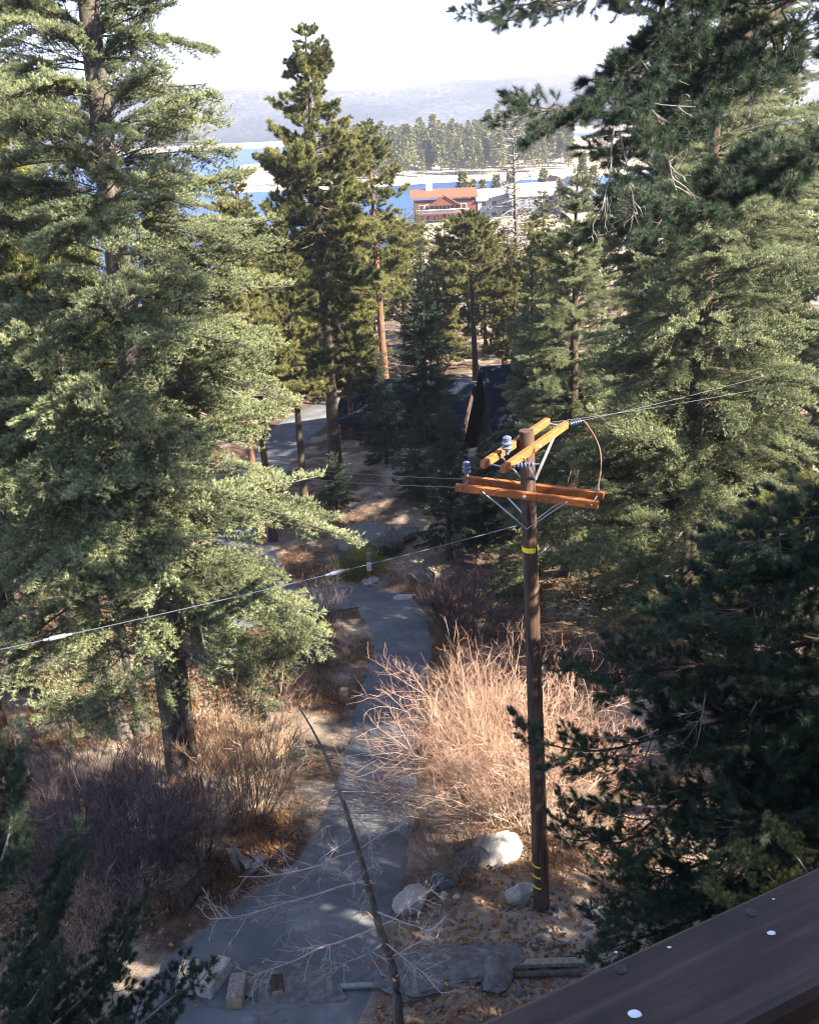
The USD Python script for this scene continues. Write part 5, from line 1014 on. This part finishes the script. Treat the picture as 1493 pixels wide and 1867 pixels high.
# leaf litter, dry grass and gravel
def scatter_xy(n, fx, seed):
    g = np.random.default_rng(seed); out = []
    while sum(map(len, out)) < n:
        q = fx(g, 4000); out.append(q)
    return np.vstack(out)[:n]
def off_road(lo, hi, xr, yr, keep=None):
    def f(g, m):
        x, y = g.uniform(*xr, m), yr[0] + (yr[1] - yr[0]) * g.random(m) ** 1.3; d = road_near(x, y); k = (d > lo) & (d < hi)
        k &= meshkit.fbm(np.c_[x * .5, y * .5, 0 * x], 3, 7) > g.uniform(.35, .6, m)
        return np.c_[x, y][k]
    return f
q = scatter_xy(26000, off_road(.1, 9, (-13, 11), (11, 46)), 1); g = np.random.default_rng(2); n = len(q); zq = gz(q[:, 0], q[:, 1]) + g.uniform(.01, .05, n)
a = g.uniform(0, 6.28, n); s = g.uniform(.03, .065, n); d = np.c_[np.cos(a), np.sin(a), g.normal(0, .35, n)] * s[:, None]; e = np.c_[-np.sin(a), np.cos(a), g.normal(0, .5, n)] * s[:, None] * .6; c = np.c_[q, zq]
v = np.stack([c - d, c - e + [0, 0, .012], c + d, c + e + [0, 0, .012]], 1).reshape(-1, 3); f = (np.arange(n)[:, None] * 4)
M_litter = mat_needles('leaf_litter', (0.13, 0.06, 0.028), (0.3, 0.16, 0.07), transl=0.1)
obj('fallen_leaves', (v, np.vstack([f + [0, 1, 2], f + [0, 2, 3]])), M_litter, kind='stuff', prim=np.repeat(g.random(n), 4))
g = np.random.default_rng(44); m = 700; k = g.integers(0, 519, m); w = np.where(g.random(m) < .5, g.beta(1, 5, m), g.beta(5, 1, m)); q = _la[k] * (1 - w[:, None]) + _lb[k] * w[:, None] + g.normal(0, .08, (m, 2)); q = q[q[:, 1] < 45]; m = len(q)
zq = gz(q[:, 0], q[:, 1]) + .05; a = g.uniform(0, 6.28, m); s = g.uniform(.02, .045, m)[:, None]; d = np.c_[np.cos(a), np.sin(a), 0 * a] * s; e = np.c_[-np.sin(a), np.cos(a), g.normal(0, .4, m)] * s * .6; c = np.c_[q, zq]
v = np.stack([c - d, c - e + [0, 0, .01], c + d, c + e + [0, 0, .01]], 1).reshape(-1, 3); f = np.arange(m)[:, None] * 4
obj('blown_leaves', (v, np.vstack([f + [0, 1, 2], f + [0, 2, 3]])), M_litter, kind='stuff', prim=np.repeat(g.random(m), 4))
def grass_patch(name, q, h, mat, seed, blades=14, w=.012, spread=.13):
    g = np.random.default_rng(seed); n = len(q); I = np.repeat(np.arange(n), blades); m = len(I)
    xy = q[I] + g.normal(0, spread, (m, 2)); z = np.interp(0, [0], [0]) + gz(q[:, 0], q[:, 1])[I] - .03
    d = np.c_[g.normal(0, .45, (m, 2)), np.ones(m)] * (h * g.uniform(.4, 1.1, m))[:, None]; nv, nf = needle_tris(np.c_[xy, z], d, np.full(m, w))
    obj(name, (nv, nf), mat, kind='stuff', prim=np.repeat(np.clip(g.normal(.5, .25, m), 0, 1), 3))
M_grass = mat_needles('dry_brush', (0.12, 0.062, 0.03), (0.27, 0.15, 0.07), transl=0.2)
q = scatter_xy(1500, off_road(.15, 1.6, (-9, 4), (15, 40)), 3); grass_patch('dry_grass', q, .32, M_grass, 4)
q = scatter_xy(800, off_road(2.5, 14, (-16, -3.5), (17, 34)), 5); grass_patch('dry_brush', q, .5, M_grass, 6, 16, .014, .16)
q = scatter_xy(500, off_road(.8, 8, (1.5, 9), (15, 40)), 7); grass_patch('rusty_ground_cover', q, .3, M_grass, 8)
g = np.random.default_rng(31); ico = tm(trimesh.creation.icosphere(0)); ms = []
for k in range(1000):
    x, y = (g.normal(2.6, 1.8), g.normal(13.0, 1.3)) if k % 4 else (g.uniform(-8, 5), g.uniform(12, 30))
    if road_near(x, y) < .1: continue
    s = min(g.gamma(1.6, .018) + .01, .11); z = float(gz(np.array([x]), np.array([y]))[0]); ms.append((ico[0] * (s * g.uniform(.6, 1.3, 3)) * (1 + g.normal(0, .12, (12, 1))) + [x, y, z + s * .2], ico[1]))
obj('gravel', cat(*ms), M_rock, kind='stuff')
br = branching(g, np.c_[(lambda q: np.c_[q, gz(q[:, 0], q[:, 1]) + .04])(scatter_xy(420, off_road(.2, 8, (-12, 8), (12, 40)), 9))], np.c_[g.normal(size=(420, 2)), np.zeros(420)], g.uniform(.3, 1.3, 420), .012, ((3, .4, 35, .6),), 5, .12, 0)
obj('fallen_twigs', cat(*[tubes(*b, 3) for b in br]), M_twig_grey, kind='stuff')

# ------------------------------------------------------------------ air
M_air = usdkit.material(stage, L + 'pale_air', {'v': ('principled_volume', {'color': (0.76, 0.8, 1.0), 'density': 0.00021, 'anisotropy': 0.2})}, volume='v.volume')
HZ = box(11000, 9000, 820, (0, 4000, 400)); obj('haze', HZ, M_air, kind='stuff')
